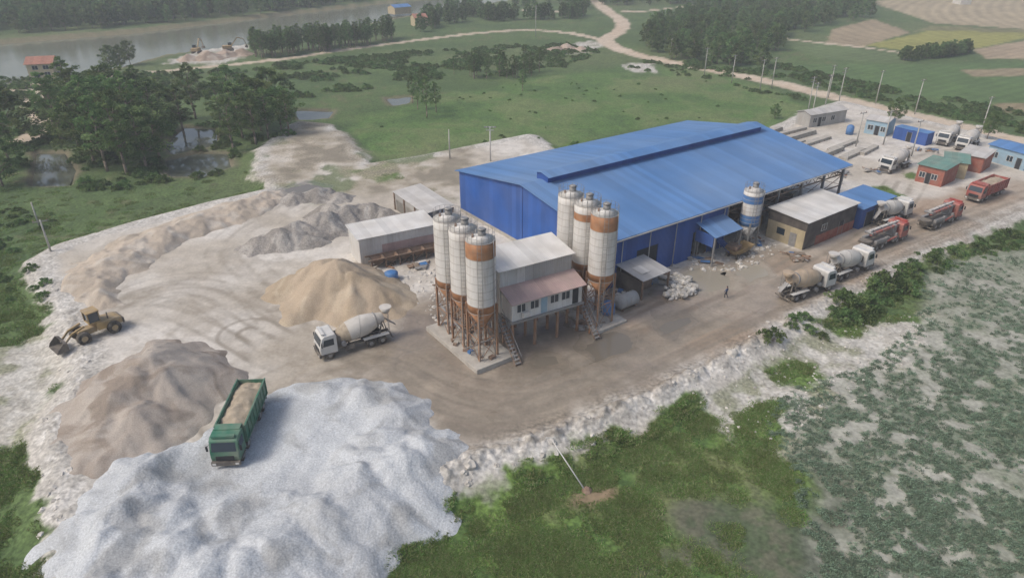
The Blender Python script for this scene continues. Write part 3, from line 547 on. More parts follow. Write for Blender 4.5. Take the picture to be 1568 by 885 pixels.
def bld(name,o,ang,Lx,D,Hh,roofk='shed',rm='grey_roof',wm='white_sheet',wins=(),doors=(),z0=0,rise=.6,ov=.3,extra=None):
    e=empty(name,(o[0],o[1],z0),ang)
    m=MB(); m.bx(0,Lx,0,D,-.4,Hh,wm)
    if roofk=='gable': 
        m.add([(0,0,Hh),(0,D,Hh),(0,D/2,Hh+rise),(Lx,0,Hh),(Lx,D,Hh),(Lx,D/2,Hh+rise)],[(0,2,1),(3,4,5)],wm)
    else:
        m.add([(0,0,Hh),(Lx,0,Hh),(Lx,D,Hh),(0,D,Hh),(Lx,D,Hh+rise),(0,D,Hh+rise)],[(0,5,3),(1,2,4),(3,5,4,2)],wm)
    m.obj('walls',e); m=MB()
    if roofk=='gable':
        k=rise/(D/2)*ov
        m.poly([(-ov,-ov,Hh-k+.1),(Lx+ov,-ov,Hh-k+.1),(Lx+ov,D/2,Hh+rise+.1),(-ov,D/2,Hh+rise+.1)],.08,rm); m.poly([(-ov,D/2,Hh+rise+.1),(Lx+ov,D/2,Hh+rise+.1),(Lx+ov,D+ov,Hh-k+.1),(-ov,D+ov,Hh-k+.1)],.08,rm)
    else:
        k=rise/D*ov; m.poly([(-ov,-ov,Hh-k+.1),(Lx+ov,-ov,Hh-k+.1),(Lx+ov,D+ov,Hh+rise+k+.1),(-ov,D+ov,Hh+rise+k+.1)],.08,rm)
    m.obj('roof',e)
    if wins or doors:
        m=MB()
        for (x,z,w,h) in wins: window(m,x,z,w,h,0)
        for (x,w,h) in doors: m.bx(x,x+w,-.04,.02,0,h,'dark'); m.bx(x-.08,x,-.07,.02,0,h+.08,'steel'); m.bx(x+w,x+w+.08,-.07,.02,0,h+.08,'steel')
        m.obj('windows_and_doors',e)
    if extra: extra(e,Lx,D,Hh)
    return e
def bpx(name,l,r,D,Hh,z0=0,**k):
    a=G(l[0],l[1],z0); b=G(r[0],r[1],z0); return bld(name,a,math.atan2(b[1]-a[1],b[0]-a[0]),math.hypot(b[0]-a[0],b[1]-a[1]),D,Hh,z0=z0,**k)
def hop(e,Lx,D,Hh):
    m=MB(); m.bx(3.2,Lx,-.05,-.003,1.4,2.7,'pink_roof'); m.obj('red_sheet_band',e)
    m=MB()
    for k in range(6):
        x=1.0+k*2.0; m.bx(x-.1,x+.1,-2.,-1.8,-.1,1.5,'rust'); m.beam((x,-1.9,0),(x+2,-1.9,1.4),.07,'rust')
        if k<5: m.add([(x,-2,1.5),(x+1.9,-2,1.5),(x+1.9,-.3,1.5),(x,-.3,1.5),(x+.6,-1.4,.5),(x+1.3,-1.4,.5),(x+1.3,-.9,.5),(x+.6,-.9,.5)],[(0,1,5,4),(1,2,6,5),(2,3,7,6),(3,0,4,7),(4,5,6,7)],'rust')
    m.beam((.5,-2,1.5),(Lx+1,-2,1.5),.15,'rust'); m.beam((.5,-.3,1.5),(Lx+1,-.3,1.5),.15,'rust'); m.beam((.5,-1.2,.45),(Lx+1,-1.2,.55),.3,'chassis'); m.obj('aggregate_bins',e)
bld('aggregate_hopper_shed',(-21,85.6),math.radians(28.6),11.4,5.,4.1,'shed','white_roof','white_sheet',rise=.25,extra=hop)
e=empty('open_shed',(-13.3,97.3,0),math.radians(33)); m=MB(); m.poly([(0,0,3.2),(5.2,0,3.6),(5.2,12,3.6),(0,12,3.2)],.08,'grey_roof'); m.obj('roof',e); m=MB()
for xx in(.2,5):
    for yy in(.2,4,8,11.8): m.bx(xx-.1,xx+.1,yy-.1,yy+.1,-.1,3.15,'rust')
m.bx(.3,4.9,5,11.5,0,2.,'conc'); m.bx(.3,.36,.3,11.5,0,3.0,'grey_sheet'); m.obj('posts_and_bays',e)
e=empty('open_shed',(16.4,75.7,0),math.radians(37)); m=MB(); m.poly([(0,0,2.8),(5.2,0,2.8),(5.2,5.2,3.3),(0,5.2,3.3)],.08,'grey_roof'); m.poly([(1.,1.2,3.02),(2.5,1.2,3.02),(2.5,3.,3.19),(1.,3.,3.19)],.02,'white_roof'); m.obj('roof',e); m=MB()
for xx in(.2,5):
    for yy in(.2,5): m.bx(xx-.1,xx+.1,yy-.1,yy+.1,-.1,2.7,'rust')
m.bx(.3,4.9,4.8,4.9,0,2.8,'black_wall'); m.bx(.1,.18,.4,4.7,0,2.5,'black_wall'); m.bx(1,4,2,4.4,0,1.3,'rust'); m.obj('posts_and_walls',e)
def wsh(e,Lx,D,Hh):
    m=MB(); m.bx(3,Lx-.003,-.05,-.003,.0,1.5,'redbrick'); m.bx(-.05,-.003,.1,D-.1,0,Hh-1.4,'tan_wall'); m.obj('painted_dado',e)
    m=MB(); m.bx(-.09,-.052,1.3,2.4,0,2.1,'steel'); m.bx(-.09,-.052,3.3,4.6,1.2,2.2,'glass'); m.obj('side_openings',e)
bld('workshop_shed',(42.6,91.1),math.radians(36.5),13.4,6.4,4.3,'shed','white_roof','black_wall',wins=[(4,2.,1.4,1.)],doors=[(9.,1.2,2.2)],rise=.3,extra=wsh)
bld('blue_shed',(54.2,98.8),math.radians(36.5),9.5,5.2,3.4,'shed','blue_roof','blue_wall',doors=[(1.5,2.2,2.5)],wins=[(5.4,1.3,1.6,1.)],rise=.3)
e=empty('conveyor_hopper',G(1092,385)+(0,),E+math.radians(105)); m=MB()
m.add([(-2.6,-.6,1.0),(2.4,-.6,4.),(2.4,.6,4.),(-2.6,.6,1.0),(-2.6,-.6,.7),(2.4,-.6,3.7),(2.4,.6,3.7),(-2.6,.6,.7)],[(0,1,2,3),(4,7,6,5),(0,4,5,1),(1,5,6,2),(2,6,7,3),(3,7,4,0)],'blue_wall')
for t in (-2.,0,2.1):
    for s_ in(-.5,.5): m.bx(t-.07,t+.07,s_-.07,s_+.07,-.1,.9+(t+2.6)*.58,'steel')
m.beam((-2.,-.5,0),(0,-.5,2.2),.07,'rust'); m.obj('belt_housing',e); m=MB(); m.lathe((-2.9,0,.4),(0,0,1),[(0,.4),(1.0,1.2),(1.5,1.2)],'rust',4,False); m.obj('hopper',e)
bpx('site_office',(1238,196),(1293,187),4,3,roofk='gable',rm='grey_roof',wm='grey_sheet',wins=[(1,1,1.2,1.1),(4,1,1.2,1.1),(7,1,1.2,1.1)],doors=[(2.8,.9,2.1)])
bpx('light_blue_house',(1322,204),(1354,210),5,3.2,roofk='gable',rm='grey_roof',wm='ltblue',wins=[(.6,1,1.2,1.1),(3.4,1,1,1.1)],doors=[(2.2,.9,2.1)])
bpx('blue_container',(1366,212),(1416,224),2.6,2.6,roofk='shed',rm='blue_roof',wm='blue_wall',rise=.05,ov=.05,doors=[(3.,1.,2.1)])
bpx('red_brick_house',(1400,277),(1440,287),6,3.2,roofk='shed',rm='green_roof',wm='redbrick',wins=[(.5,1,1,1),(2.6,1,1,1)],doors=[(1.7,.8,2.)],rise=.4)
bpx('grey_roof_house',(1440,270),(1476,275),5,3.,roofk='shed',rm='green_roof',wm='tan_wall',wins=[(1,1,1,1)],rise=.4)
bpx('grey_roof_house',(1462,258),(1500,266),6,3.,roofk='shed',rm='grey_roof',wm='redbrick',wins=[(1,1,1,1)],rise=.4)
bpx('blue_roof_house',(1508,245),(1566,262),6,3.2,roofk='gable',rm='blue_roof',wm='ltblue',wins=[(1,1,1.2,1.1),(4,1,1.2,1.1),(8,1,1.2,1.1)],doors=[(6.,.9,2.1)])
bpx('riverside_house',(47,124),(86,122),8,5.0,z0=FZ,roofk='gable',rm='red_roof',wm='yellow_wall',wins=[(1.5,1,1.6,1.4),(4.5,1,1.6,1.4),(8,1,1.6,1.4),(1.5,3.2,1.6,1.2),(4.5,3.2,1.6,1.2),(8,3.2,1.6,1.2)],rise=1.6,ov=.5)
bpx('blue_roof_house',(605,22),(630,20),8,3.2,z0=FZ,roofk='gable',rm='blue_roof',wm='tan_wall',rise=1.2)
bpx('red_roof_house',(636,42),(655,41),8,4,z0=FZ,roofk='gable',rm='red_roof',wm='tan_wall',rise=1.5)
for u,v in((1205,28),(1470,8),(1240,20)): bpx('village_house',(u,v),(u+16,v),9,4.5,z0=FZ,roofk='gable',rm='red_roof',wm='cabwhite',rise=1.8)
for i,(u,v,L_,w) in enumerate([(1205,205,14,1.2),(1222,212,13,1.0),(1250,218,10,1.4),(1215,225,8,1.2),(1290,225,12,1.2),(1265,240,14,1.0),(1305,238,10,1.6),(1180,205,9,1.4),(1330,232,8,1.2)]):
    e=empty('precast_concrete_stack',G(u,v)+(0,),E+.02*i); m=MB()
    for k in range(2+i%2): m.bx(-L_/2+k*.1,L_/2-k*.2,-w/2,w/2,.0+k*.34,.3+k*.34,'conc')
    for k in range(int(L_/2)): m.box((-L_/2+1+k*2,0,.16),(.15,w+.2,.2),'rust')
    m.obj('slabs',e,bevel=.03)
# scrap, pallets and pipes lying about the yard
for u,v,R_ in [(1075,398,2.6),(1160,372,2.2),(1200,352,2.),(1010,430,1.8),(640,405,2.),(690,440,1.6),(895,500,1.6),(1335,262,2.2),(1290,268,2.4),(1250,262,2.),(600,402,1.5),(960,452,1.4),(1420,232,2.),(1480,258,1.6),(1220,395,1.3)]:
    e=empty('scrap_heap',G(u,v)+(0,),random.random()*3); m=MB()
    for k in range(14):
        a_=random.random()*6.28; r_=R_*random.random()**.7; L_=random.uniform(.5,2.2)
        if k%3: m.box((r_*math.cos(a_),r_*math.sin(a_),.12+random.random()*.25),(L_,random.uniform(.15,.9),random.uniform(.08,.35)),random.choice(['rust','steel','conc','wood','white_sheet','bluepl','rust']),rz=random.random()*3,ry=random.uniform(-.15,.15))
        else: m.cyl((r_*math.cos(a_),r_*math.sin(a_),.12),(r_*math.cos(a_)+L_*math.cos(a_*2),r_*math.sin(a_)+L_*math.sin(a_*2),.16+random.random()*.3),.09,.09,random.choice(['rust','steel','orange']),8)
    m.obj('pieces',e)
# ---------------------------------------------------------------- vehicles
def wheel(m,x,y,r=.52,w=.32,hub='steel'):
    s=1 if y>0 else -1
    m.lathe((x,y-w/2,r),(0,1,0),[(0,r*.75),(.04,r),(w-.04,r),(w,r*.75)],'tyre',18); m.lathe((x,y+s*(w/2-.02)-(.03 if s<0 else 0),r),(0,1,0),[(0,r*.5),(.05,r*.42)],hub,12)
def place(front,rear,z=0):
    a=G(front[0],front[1]);b=G(rear[0],rear[1]); return ((a[0]+b[0])/2,(a[1]+b[1])/2,z),math.atan2(a[1]-b[1],a[0]-b[0])
def cab(e,x0,col,W=2.45,H=3.0):
    m=MB(); prof=[(x0,.75),(x0+1.85,.75),(x0+1.95,1.3),(x0+1.9,1.75),(x0+1.62,H-.25),(x0+1.35,H),(x0+.15,H),(x0,H-.2)]
    m.prism(prof,-W/2,W/2,col); m.obj('cab',e,bevel=.06)
    m=MB(); hw=W/2
    p0=Vector((x0+1.895,0,1.85)); p1=Vector((x0+1.665,0,H-.35)); nx=Vector((.018,0,.006))
    m.add([p0+nx+Vector((0,-hw+.18,0)),p0+nx+Vector((0,hw-.18,0)),p1+nx+Vector((0,hw-.22,0)),p1+nx+Vector((0,-hw+.22,0))],[(0,1,2,3)],'glass')
    for s in(-1,1):
        yy=s*(hw+.012); m.add([(x0+.35,yy,1.75),(x0+1.6,yy,1.75),(x0+1.4,yy,H-.45),(x0+.35,yy,H-.45)],[(0,1,2,3) if s<0 else (3,2,1,0)],'glass')
    m.obj('windows',e)
    m=MB(); m.bx(x0+1.85,x0+2.1,-hw,hw,.45,.85,'chassis'); m.bx(x0+1.955,x0+1.99,-hw+.45,hw-.45,.95,1.4,'dark')
    for s in(-1,1):
        m.bx(x0+2.02,x0+2.13,s*hw*.8-.15,s*hw*.8+.15,.55,.75,'cabwhite'); m.box((x0+1.75,s*(hw+.22),2.1),(.1,.16,.5),'dark'); m.beam((x0+1.6,s*hw,2.4),(x0+1.75,s*(hw+.22),2.35),.03,'dark')
        m.box((x0+1.1,s*(hw-.12),.75),(1.25,.34,.12),'chassis')
    m.box((x0+1.35,0,H+.12),(.35,W*.8,.2),col); m.obj('bumper_and_mirrors',e)
def chassis(e,x0,x1,axles,W=2.45):
    m=MB(); m.bx(x0,x1,-.5,-.32,.62,.9,'chassis'); m.bx(x0,x1,.32,.5,.62,.9,'chassis')
    for xx in np.linspace(x0+.2,x1-.2,6): m.bx(xx-.08,xx+.08,-.32,.32,.66,.86,'chassis')
    for xx,_ in axles: m.cyl((xx,-1.,.52),(xx,1.,.52),.1,.1,'chassis',8)
    m.bx(x0-.05,x0+.05,-1.15,1.15,.45,.62,'chassis'); m.lathe((.9,-1.15,.75),(0,1,0),[(0,.3),(.6,.3)],'steel',12); m.box((.9,.85,.75),(1.,.5,.5),'chassis'); m.obj('chassis',e)
    m=MB()
    for xx,d in axles:
        for s in(-1,1): wheel(m,xx,s*(W/2-(.3 if d else .2)),.52,.58 if d else .32)
    m.obj('wheels',e)
def mixer_truck(front,rear,cabc='cabwhite',dr='drum',band=None):
    loc,rz=place(front,rear); e=empty('concrete_mixer_truck',loc,rz)
    chassis(e,-4.1,4.0,[(3.2,0),(-1.5,1),(-2.85,1)]); cab(e,2.3,cabc)
    ax=Vector((-5.9,0,.95)).normalized(); m=MB()
    prof=[(0,.45),(.35,.85),(1.3,1.12),(2.2,1.2),(3.2,1.2),(4.2,.98),(5.0,.7),(5.5,.56),(5.6,.5)]
    mts=[dr]*8
    if band: mts[0]=mts[1]=band
    m.lathe((2.0,0,1.95),ax,prof,mts,24)
    m.lathe(Vector((2.0,0,1.95))+ax*4.5,ax,[(0,.9),(.2,.9)],'steel',24); m.obj('drum',e)
    m=MB()
    for k in range(60):
        t0=.6+k*.07;t1=t0+.07
        def rr(t): return float(np.interp(t,[p[0] for p in prof],[p[1] for p in prof]))+.012
        side=ax.cross(Vector((0,0,1))).normalized(); up=side.cross(ax)
        f=lambda t:Vector((2.0,0,1.95))+ax*t+(side*math.cos(t*2.6)+up*math.sin(t*2.6))*rr(t)
        m.beam(f(t0),f(t1),.03,'steel')
    m.obj('spiral_seam',e)
    m=MB(); m.bx(1.75,2.15,-.75,.75,.9,2.3,'chassis'); 
    for s in(-1,1): m.beam((-2.6,s*.8,.9),(-3.1,s*.65,2.6),.14,'chassis'); m.beam((-3.7,s*.7,.9),(-3.3,s*.65,2.6),.1,'chassis'); m.box((-2.2,s*1.0,1.18),(3.0,.55,.06),cabc)
    m.lathe((-3.9,0,3.25),(0,0,1),[(0,.35),(.75,.72)],dr,10); 
    m.add([(-3.8,-.3,2.5),(-3.8,.3,2.5),(-4.9,.22,1.5),(-4.9,-.22,1.5),(-3.8,-.3,2.38),(-3.8,.3,2.38),(-4.9,.22,1.38),(-4.9,-.22,1.38)],[(0,1,2,3),(7,6,5,4),(0,3,7,4),(1,5,6,2),(2,6,7,3)],'steel')
    for s in(.45,.8): m.beam((-3.9,s,.9),(-3.9,s,3.6),.04,'steel')
    for k in range(8): m.beam((-3.9,.45,1.+k*.32),(-3.9,.8,1.+k*.32),.03,'steel')
    m.lathe((1.5,-1.1,1.35),(0,1,0),[(0,.28),(2.2,.28)],'steel',12); m.obj('hopper_and_chute',e)
def dump_truck(front,rear,c='green',load='sandload',L2=6.6):
    loc,rz=place(front,rear); loc=(loc[0],loc[1],.1); e=empty('dump_truck',loc,rz)
    chassis(e,-4.7,4.4,[(3.6,0),(2.0,0),(-2.0,1),(-3.35,1)]); cab(e,2.75,c)
    m=MB(); x0,x1=-4.8,2.45; w=1.25; zb,zt=1.15,2.75
    m.bx(x0,x1,-w,w,zb-.12,zb,c); m.bx(x0,x1,-w,-w+.08,zb,zt,c); m.bx(x0,x1,w-.08,w,zb,zt,c); m.bx(x1-.08,x1,-w+.08,w-.08,zb,zt+.25,c); m.bx(x0,x0+.08,-w+.08,w-.08,zb,zt,c)
    for k in range(9):
        xx=x0+.1+k*.88
        for s in(-1,1): m.bx(xx-.06,xx+.06,min(s*w,s*(w+.09)),max(s*w,s*(w+.09)),zb,zt,c)
    for s in(-1,1): m.bx(x0,x1,min(s*w,s*(w+.12)),max(s*w,s*(w+.12)),zt-.02,zt+.1,c); m.bx(x0,x1,min(s*w,s*(w+.1)),max(s*w,s*(w+.1)),zb-.1,zb+.02,c)
    m.bx(x1-.1,x1+.7,-1.1,1.1,zt+.25,zt+.32,c); m.obj('tipper_body',e)
    xs=np.linspace(x0+.1,x1-.1,40); ysl=np.linspace(-w+.09,w-.09,16); X,Y=np.meshgrid(xs,ysl); Z=zt-.35+.38*(1-(Y/w)**2)*np.clip((1-((X-(x0+x1)/2)/3.9)**4),0,1)+fbm(X+50,Y,.9,4,5)*.2
    n=len(xs); m=MB(); m.add(np.stack([X,Y,Z],-1).reshape(-1,3).tolist(),[(j*n+i,j*n+i+1,(j+1)*n+i+1,(j+1)*n+i) for j in range(15) for i in range(n-1)],load,True); m.obj('sand_load',e)
def pump_truck(front,rear,c='red'):
    loc,rz=place(front,rear); e=empty('concrete_pump_truck',loc,rz)
    chassis(e,-4.6,4.2,[(3.4,0),(1.9,0),(-2.0,1),(-3.35,1)]); cab(e,2.5,c)
    m=MB(); m.bx(-4.6,2.2,-1.2,1.2,.95,1.25,'chassis'); m.bx(-3.8,-.5,-1.2,-.75,1.25,1.7,'steel'); m.bx(-3.8,-.5,.75,1.2,1.25,1.7,'steel'); m.lathe((-4.7,0,.8),(0,0,1),[(0,.5),(.9,.95)],'chassis',8); m.box((1.6,0,1.9),(1.,1.2,1.4),'steel'); m.obj('deck',e,bevel=.03)
    m=MB()
    for j,(yy,zz) in enumerate(((-.42,2.65),(.0,2.9),(.42,2.65),(.0,2.35))):
        mt=('red','drum','drum','red')[j]
        m.bx(-4.4+j*.2,3.4-j*.25,yy-.16,yy+.16,zz-.17,zz+.18,mt)
        for k in range(4): m.box((-3.6+k*2,yy,zz),(.25,.36,.4),'steel')
    for s in(-.1,.1): m.beam((-4.2,.62,2.6+s),(3.2,.62,2.6+s),.07,'steel')
    m.cyl((1.6,-.7,2.7),(1.6,.7,2.7),.25,.25,'steel',10); m.cyl((-4.3,-.65,2.8),(-4.3,.65,2.8),.2,.2,'steel',10); m.cyl((3.3,-.55,2.8),(3.3,.55,2.8),.18,.18,'steel',10); m.obj('folded_boom',e)
    m=MB()
    for s in(-1,1):
        for xx in(1.3,-1.2): m.box((xx,s*1.1,1.3),(.3,.3,1.1),'steel')
        m.beam((1.2,s*1.3,1.4),(-1.1,s*1.3,1.2),.16,'red')
    m.obj('outriggers',e)
def loader(front,rear):
    loc,rz=place(front,rear); e=empty('wheel_loader',loc,rz)
    m=MB(); m.prism([(-3.3,.9),(-.6,.9),(-.6,1.9),(-2.9,1.75),(-3.3,1.6)],-.95,.95,'yellow'); m.bx(-.6,1.3,-.5,.5,.7,1.4,'yellow'); m.bx(-3.5,-3.3,-1.,1.,.8,1.5,'chassis'); m.obj('body',e,bevel=.06)
    m=MB(); m.bx(-1.2,.1,-.75,.75,1.9,2.0,'yellow'); m.bx(-1.25,.15,-.8,.8,3.2,3.32,'yellow')
    for xx in(-1.15,.05):
        for yy in(-.7,.7): m.bx(xx-.05,xx+.05,yy-.05,yy+.05,2.,3.2,'yellow')
    m.bx(-1.1,0,-.66,.66,2.0,3.2,'glass'); m.cyl((-2.,.5,1.8),(-2.,.5,2.6),.07,.07,'chassis',8); m.obj('cab',e)
    m=MB()
    for xx in(-2.2,1.1):
        for s in(-1,1): wheel(m,xx,s*1.05,.75,.55,'yellow')
    m.obj('wheels',e)
    m=MB()
    for s in(-.55,.55): m.beam((.6,s,1.9),(2.0,s,1.5),.2,'yellow'); m.beam((2.0,s,1.5),(3.0,s,.6),.2,'yellow')
    m.beam((.9,0,1.2),(2.1,0,1.5),.12,'steel')
    for s in(-1.3,1.24): m.prism([(2.9,.1),(4.1,.08),(3.9,.55),(3.2,1.15),(2.85,1.0)],s,s+.06,'chassis')
    m.bx(2.85,4.1,-1.24,1.24,.06,.14,'chassis'); m.add([(2.85,-1.24,.14),(2.85,1.24,.14),(2.85,1.24,1.),(2.85,-1.24,1.),(3.2,-1.24,1.15),(3.2,1.24,1.15)],[(0,1,2,3),(3,2,5,4)],'chassis'); m.obj('arms_and_bucket',e)
def excavator(u,v,rz):
    e=empty('excavator',G(u,v,FZ)+(.1,),rz); m=MB()
    for s in(-1,1): m.prism([(-1.8,0.2),(-1.5,0),(1.5,0),(1.8,.2),(1.8,.6),(1.5,.8),(-1.5,.8),(-1.8,.6)],s*1.1-.3,s*1.1+.3,'chassis')
    m.obj('tracks',e); m=MB(); m.bx(-2.2,1.2,-1.3,1.3,.9,1.9,'yellow'); m.bx(0,1.3,.3,1.3,1.9,2.9,'glass'); m.obj('body',e,bevel=.05); m=MB()
    m.beam((1.,-.2,1.7),(3.6,-.2,4.6),.35,'yellow'); m.beam((3.6,-.2,4.6),(5.8,-.2,4.),.3,'yellow'); m.beam((5.8,-.2,4.),(6.6,-.2,1.6),.25,'yellow'); m.box((6.5,-.2,1.2),(.9,1.1,.8),'chassis',ry=.4); m.obj('boom',e)
mixer_truck((506,541),(582,519),band='sandload')
dump_truck((352,712),(390,622))
loader((110,528),(172,504))
mixer_truck((1258,440),(1203,458),dr='drumtan'); mixer_truck((1318,409),(1270,428),dr='drum')
pump_truck((1376,363),(1322,384)); pump_truck((1460,332),(1412,352))
mixer_truck((1382,330),(1340,346),dr='drum'); mixer_truck((1350,266),(1388,252)); mixer_truck((1440,224),(1462,213)); mixer_truck((1468,232),(1492,220))
dump_truck((1482,312),(1530,292),c='red')
excavator(352,84,.4); excavator(303,88,1.6)
e=empty('abandoned_hopper_wagon',G(1130,392)+(0,),E); m=MB(); m.add([(-2.2,-1,1.6),(2.2,-1,1.6),(2.2,1,1.6),(-2.2,1,1.6),(-1.2,-.5,.5),(1.4,-.5,.5),(1.4,.5,.5),(-1.2,.5,.5)],[(0,1,5,4),(1,2,6,5),(2,3,7,6),(3,0,4,7),(4,5,6,7)],'yellow'); m.obj('bin',e); m=MB()
for xx in(-1.2,1.3):
    for s in(-1,1): wheel(m,xx,s*.8,.4,.25)
m.obj('wheels',e)
def tank(u,v,r,h,mt,name='water_tank'):
    m=MB(); m.lathe((0,0,0),(0,0,1),[(0,r),(h*.3,r),(h*.32,r*1.03),(h*.36,r),(h*.8,r),(h*.95,r*.6),(h,r*.2)],mt,20); m.obj(name,loc=G(u,v)+(0,))
tank(600,428,.9,1.3,'bluepl'); tank(930,482,.85,1.9,'bluepl'); tank(640,330,1.2,3.,'silo_white'); tank(1300,206,.8,2.2,'bluepl')
m=MB(); m.lathe((-1.6,0,1.0),(1,0,0),[(0,.3),(.15,.9),(3.,.9),(3.2,.3)],'grey_sheet',20); m.bx(-1.2,-1,-.7,.7,0,.5,'rust'); m.bx(1,1.2,-.7,.7,0,.5,'rust'); m.obj('horizontal_tank',loc=G(958,470)+(0,),rz=E)
# ---------------------------------------------------------------- poles
def pole(u,v,h,arms=1,z=FZ,name='utility_pole',lean=(0,0)):
    e=empty(name,G(u,v,z)+(z,)); m=MB(); t=(lean[0],lean[1],h); m.cyl((0,0,-.3),t,.16,.1,'pole',8); m.obj('shaft',e); m=MB()
    for k in range(arms):
        zz=h-.3-k*.9; m.box((0,0,zz),(2.,.12,.12),'steel',rz=.5)
        for s in(-.85,0,.85): m.cyl((s*math.cos(.5),s*math.sin(.5),zz+.05),(s*math.cos(.5),s*math.sin(.5),zz+.35),.06,.05,'rust',6)
    if arms: m.obj('crossarms',e)
    return G(u,v,z)+(z+h-.05,)
pl=[pole(1026,90,8.5),pole(1078,118,9),pole(1120,128,8.5),pole(1163,140,9),pole(1181,136,9),pole(1236,175,9.5,2),pole(1242,182,9,2),pole(1262,168,9,1),pole(1283,162,10,2),pole(1268,150,9,2),pole(1400,176,9),pole(1500,208,9),pole(1340,160,9)]
pole(820,58,13,1); pole(689,243,6.,0,0,'yard_pole'); pole(1288,282,6,0,0,'yard_pole'); pole(1175,250,5,0,0,'yard_pole') 
pole(78,385,5,1,0); pole(60,345,4,0)
for u,v in((1310,225),(1395,240),(1352,222)): pole(u,v,7.5,1,0)
e=empty('lamp_mast',G(751,247)+(0,)); m=MB(); m.cyl((0,0,0),(0,0,7),.16,.1,'cabwhite',8); m.box((0,0,6.9),(2.2,.15,.15),'cabwhite'); m.box((0,0,6.3),(1.6,.12,.12),'cabwhite')
for s in(-1,-.4,.4,1): m.box((s,-.15,6.95),(.35,.3,.25),'steel')
m.obj('mast',e)
m=MB()
def wirep(a,b,sag=1.2,n=8):
    a=Vector(a);b=Vector(b); pr=None
    for k in range(n+1):
        t=k/n; p=a.lerp(b,t)-Vector((0,0,4*sag*t*(1-t)))
        if pr is not None: m.beam(pr,p,.02,'wire')
        pr=p
for a,b in ((0,1),(1,2),(2,3),(3,4),(4,9),(9,8),(8,12),(12,10),(10,11),(5,7),(7,8)):
    for o in(-.7,.7): wirep(Vector(pl[a])+Vector((o,o*.5,0)),Vector(pl[b])+Vector((o,o*.5,0)))
m.obj('overhead_wires')
gx,gy=G(897,752,FZ); e=empty('leaning_pole',(gx,gy,FZ)); m=MB(); m.cyl((0,0,0),(-3.0,3.0,3.4),.07,.045,'cabwhite',8); m.box((-3.0,3.0,3.4),(.9,.07,.07),'cabwhite'); m.obj('shaft',e); m=MB(); m.lathe((.1,.1,-.1),(0,0,1),[(0,.6),(.25,.4),(.4,.2)],'rust',7,False); m.obj('footing',e)
# ---------------------------------------------------------------- person
def person(u,v,rz):
    e=empty('walking_person',G(u,v)+(0.0,),rz)
    V=[(0,0,.95),(0,0,1.12),(0,0,1.38),(0,0,1.47),(0,.17,1.4),(.12,.24,1.15),(.22,.23,.92),(0,-.17,1.4),(-.1,-.25,1.14),(-.05,-.26,.9),(0,.09,.9),(.16,.1,.5),(.1,.1,.08),(.24,.1,.05),(0,-.09,.9),(-.02,-.1,.5),(-.26,-.1,.14),(-.16,-.1,.05),(.28,.23,.84),(0,-.26,.8)]
    Ed=[(0,1),(1,2),(2,3),(2,4),(4,5),(5,6),(2,7),(7,8),(8,9),(0,10),(10,11),(11,12),(12,13),(0,14),(14,15),(15,16),(16,17),(6,18),(9,19)]
    R=[.15,.14,.16,.06,.07,.05,.038,.07,.05,.038,.1,.07,.05,.045,.1,.07,.05,.045,.03,.03]
    me=bpy.data.meshes.new('body'); me.from_pydata(V,Ed,[]); o=bpy.data.objects.new('body',me); sc.collection.objects.link(o); o.parent=e
    s=o.modifiers.new('skin','SKIN'); 
    for i,r in enumerate(R): me.skin_vertices[0].data[i].radius=(r,r)
    me.skin_vertices[0].data[0].use_root=True
    o.modifiers.new('sub','SUBSURF').render_levels=1
    m,nt,bs=newmat('work_clothes'); tc=nn(nt,'ShaderNodeTexCoord'); sp=nn(nt,'ShaderNodeSeparateXYZ'); r=nn(nt,'ShaderNodeValToRGB'); r.color_ramp.interpolation='CONSTANT'
    el=r.color_ramp.elements; el[0].color=(.02,.02,.02,1); el[1].position=.1; el[1].color=(.03,.035,.05,1); k=el.new(.94/1.5); k.color=(.05,.08,.16,1)
    k=el.new(.96); k.color=(.35,.2,.13,1)
    dv=nn(nt,'ShaderNodeMath',operation='DIVIDE'); dv.inputs[1].default_value=1.5; nt.links.new(tc.outputs['Object'],sp.inputs[0]); nt.links.new(sp.outputs[2],dv.inputs[0]); nt.links.new(dv.outputs[0],r.inputs[0]); nt.links.new(r.outputs[0],bs.inputs['Base Color']); me.materials.append(m)
    M['skin']=mat('skin',(.35,.2,.13),.6); M['hair']=mat('hair',(.02,.017,.015),.6)
    m=MB(); m.lathe((0.01,0,1.46),(0,0,1),[(0,.045),(.04,.065),(.1,.085),(.16,.085),(.2,.06),(.215,.01)],'skin',14); m.box((.09,0,1.555),(.03,.025,.04),'skin'); m.obj('head',e)
    m=MB(); m.lathe((-.01,0,1.57),(0,0,1),[(0,.093),(.06,.095),(.1,.075),(.13,.02)],'hair',14); m.obj('hair',e)
person(1111,456,2.6)
# ---------------------------------------------------------------- vegetation prototypes
def leafcloud(m,cent,crad,n,size,mats,flat_=.75):
    for (c,r) in zip(cent,crad):
        k=n; d=rng.normal(size=(k,3)); d/=np.linalg.norm(d,axis=1,keepdims=True); d*=(rng.random((k,1))**.45)*r; d[:,2]*=flat_; p=np.array(c)+d
        u=rng.normal(size=(k,3)); u/=np.linalg.norm(u,axis=1,keepdims=True); w=rng.normal(size=(k,3)); w-=(w*u).sum(1,keepdims=True)*u; w/=np.linalg.norm(w,axis=1,keepdims=True)
        s=size*(.6+.8*rng.random((k,1))); u*=s; w*=s*.6
        V=np.stack([p-u,p-w*.8,p+u,p+w*.8],1).reshape(-1,3); o=len(m.v); m.v+=V.tolist(); i=m._m(random.choice(mats))
        m.f+=[(o+4*j,o+4*j+1,o+4*j+2,o+4*j+3) for j in range(k)]; m.mi+=[i]*k; m.sm+=[False]*k
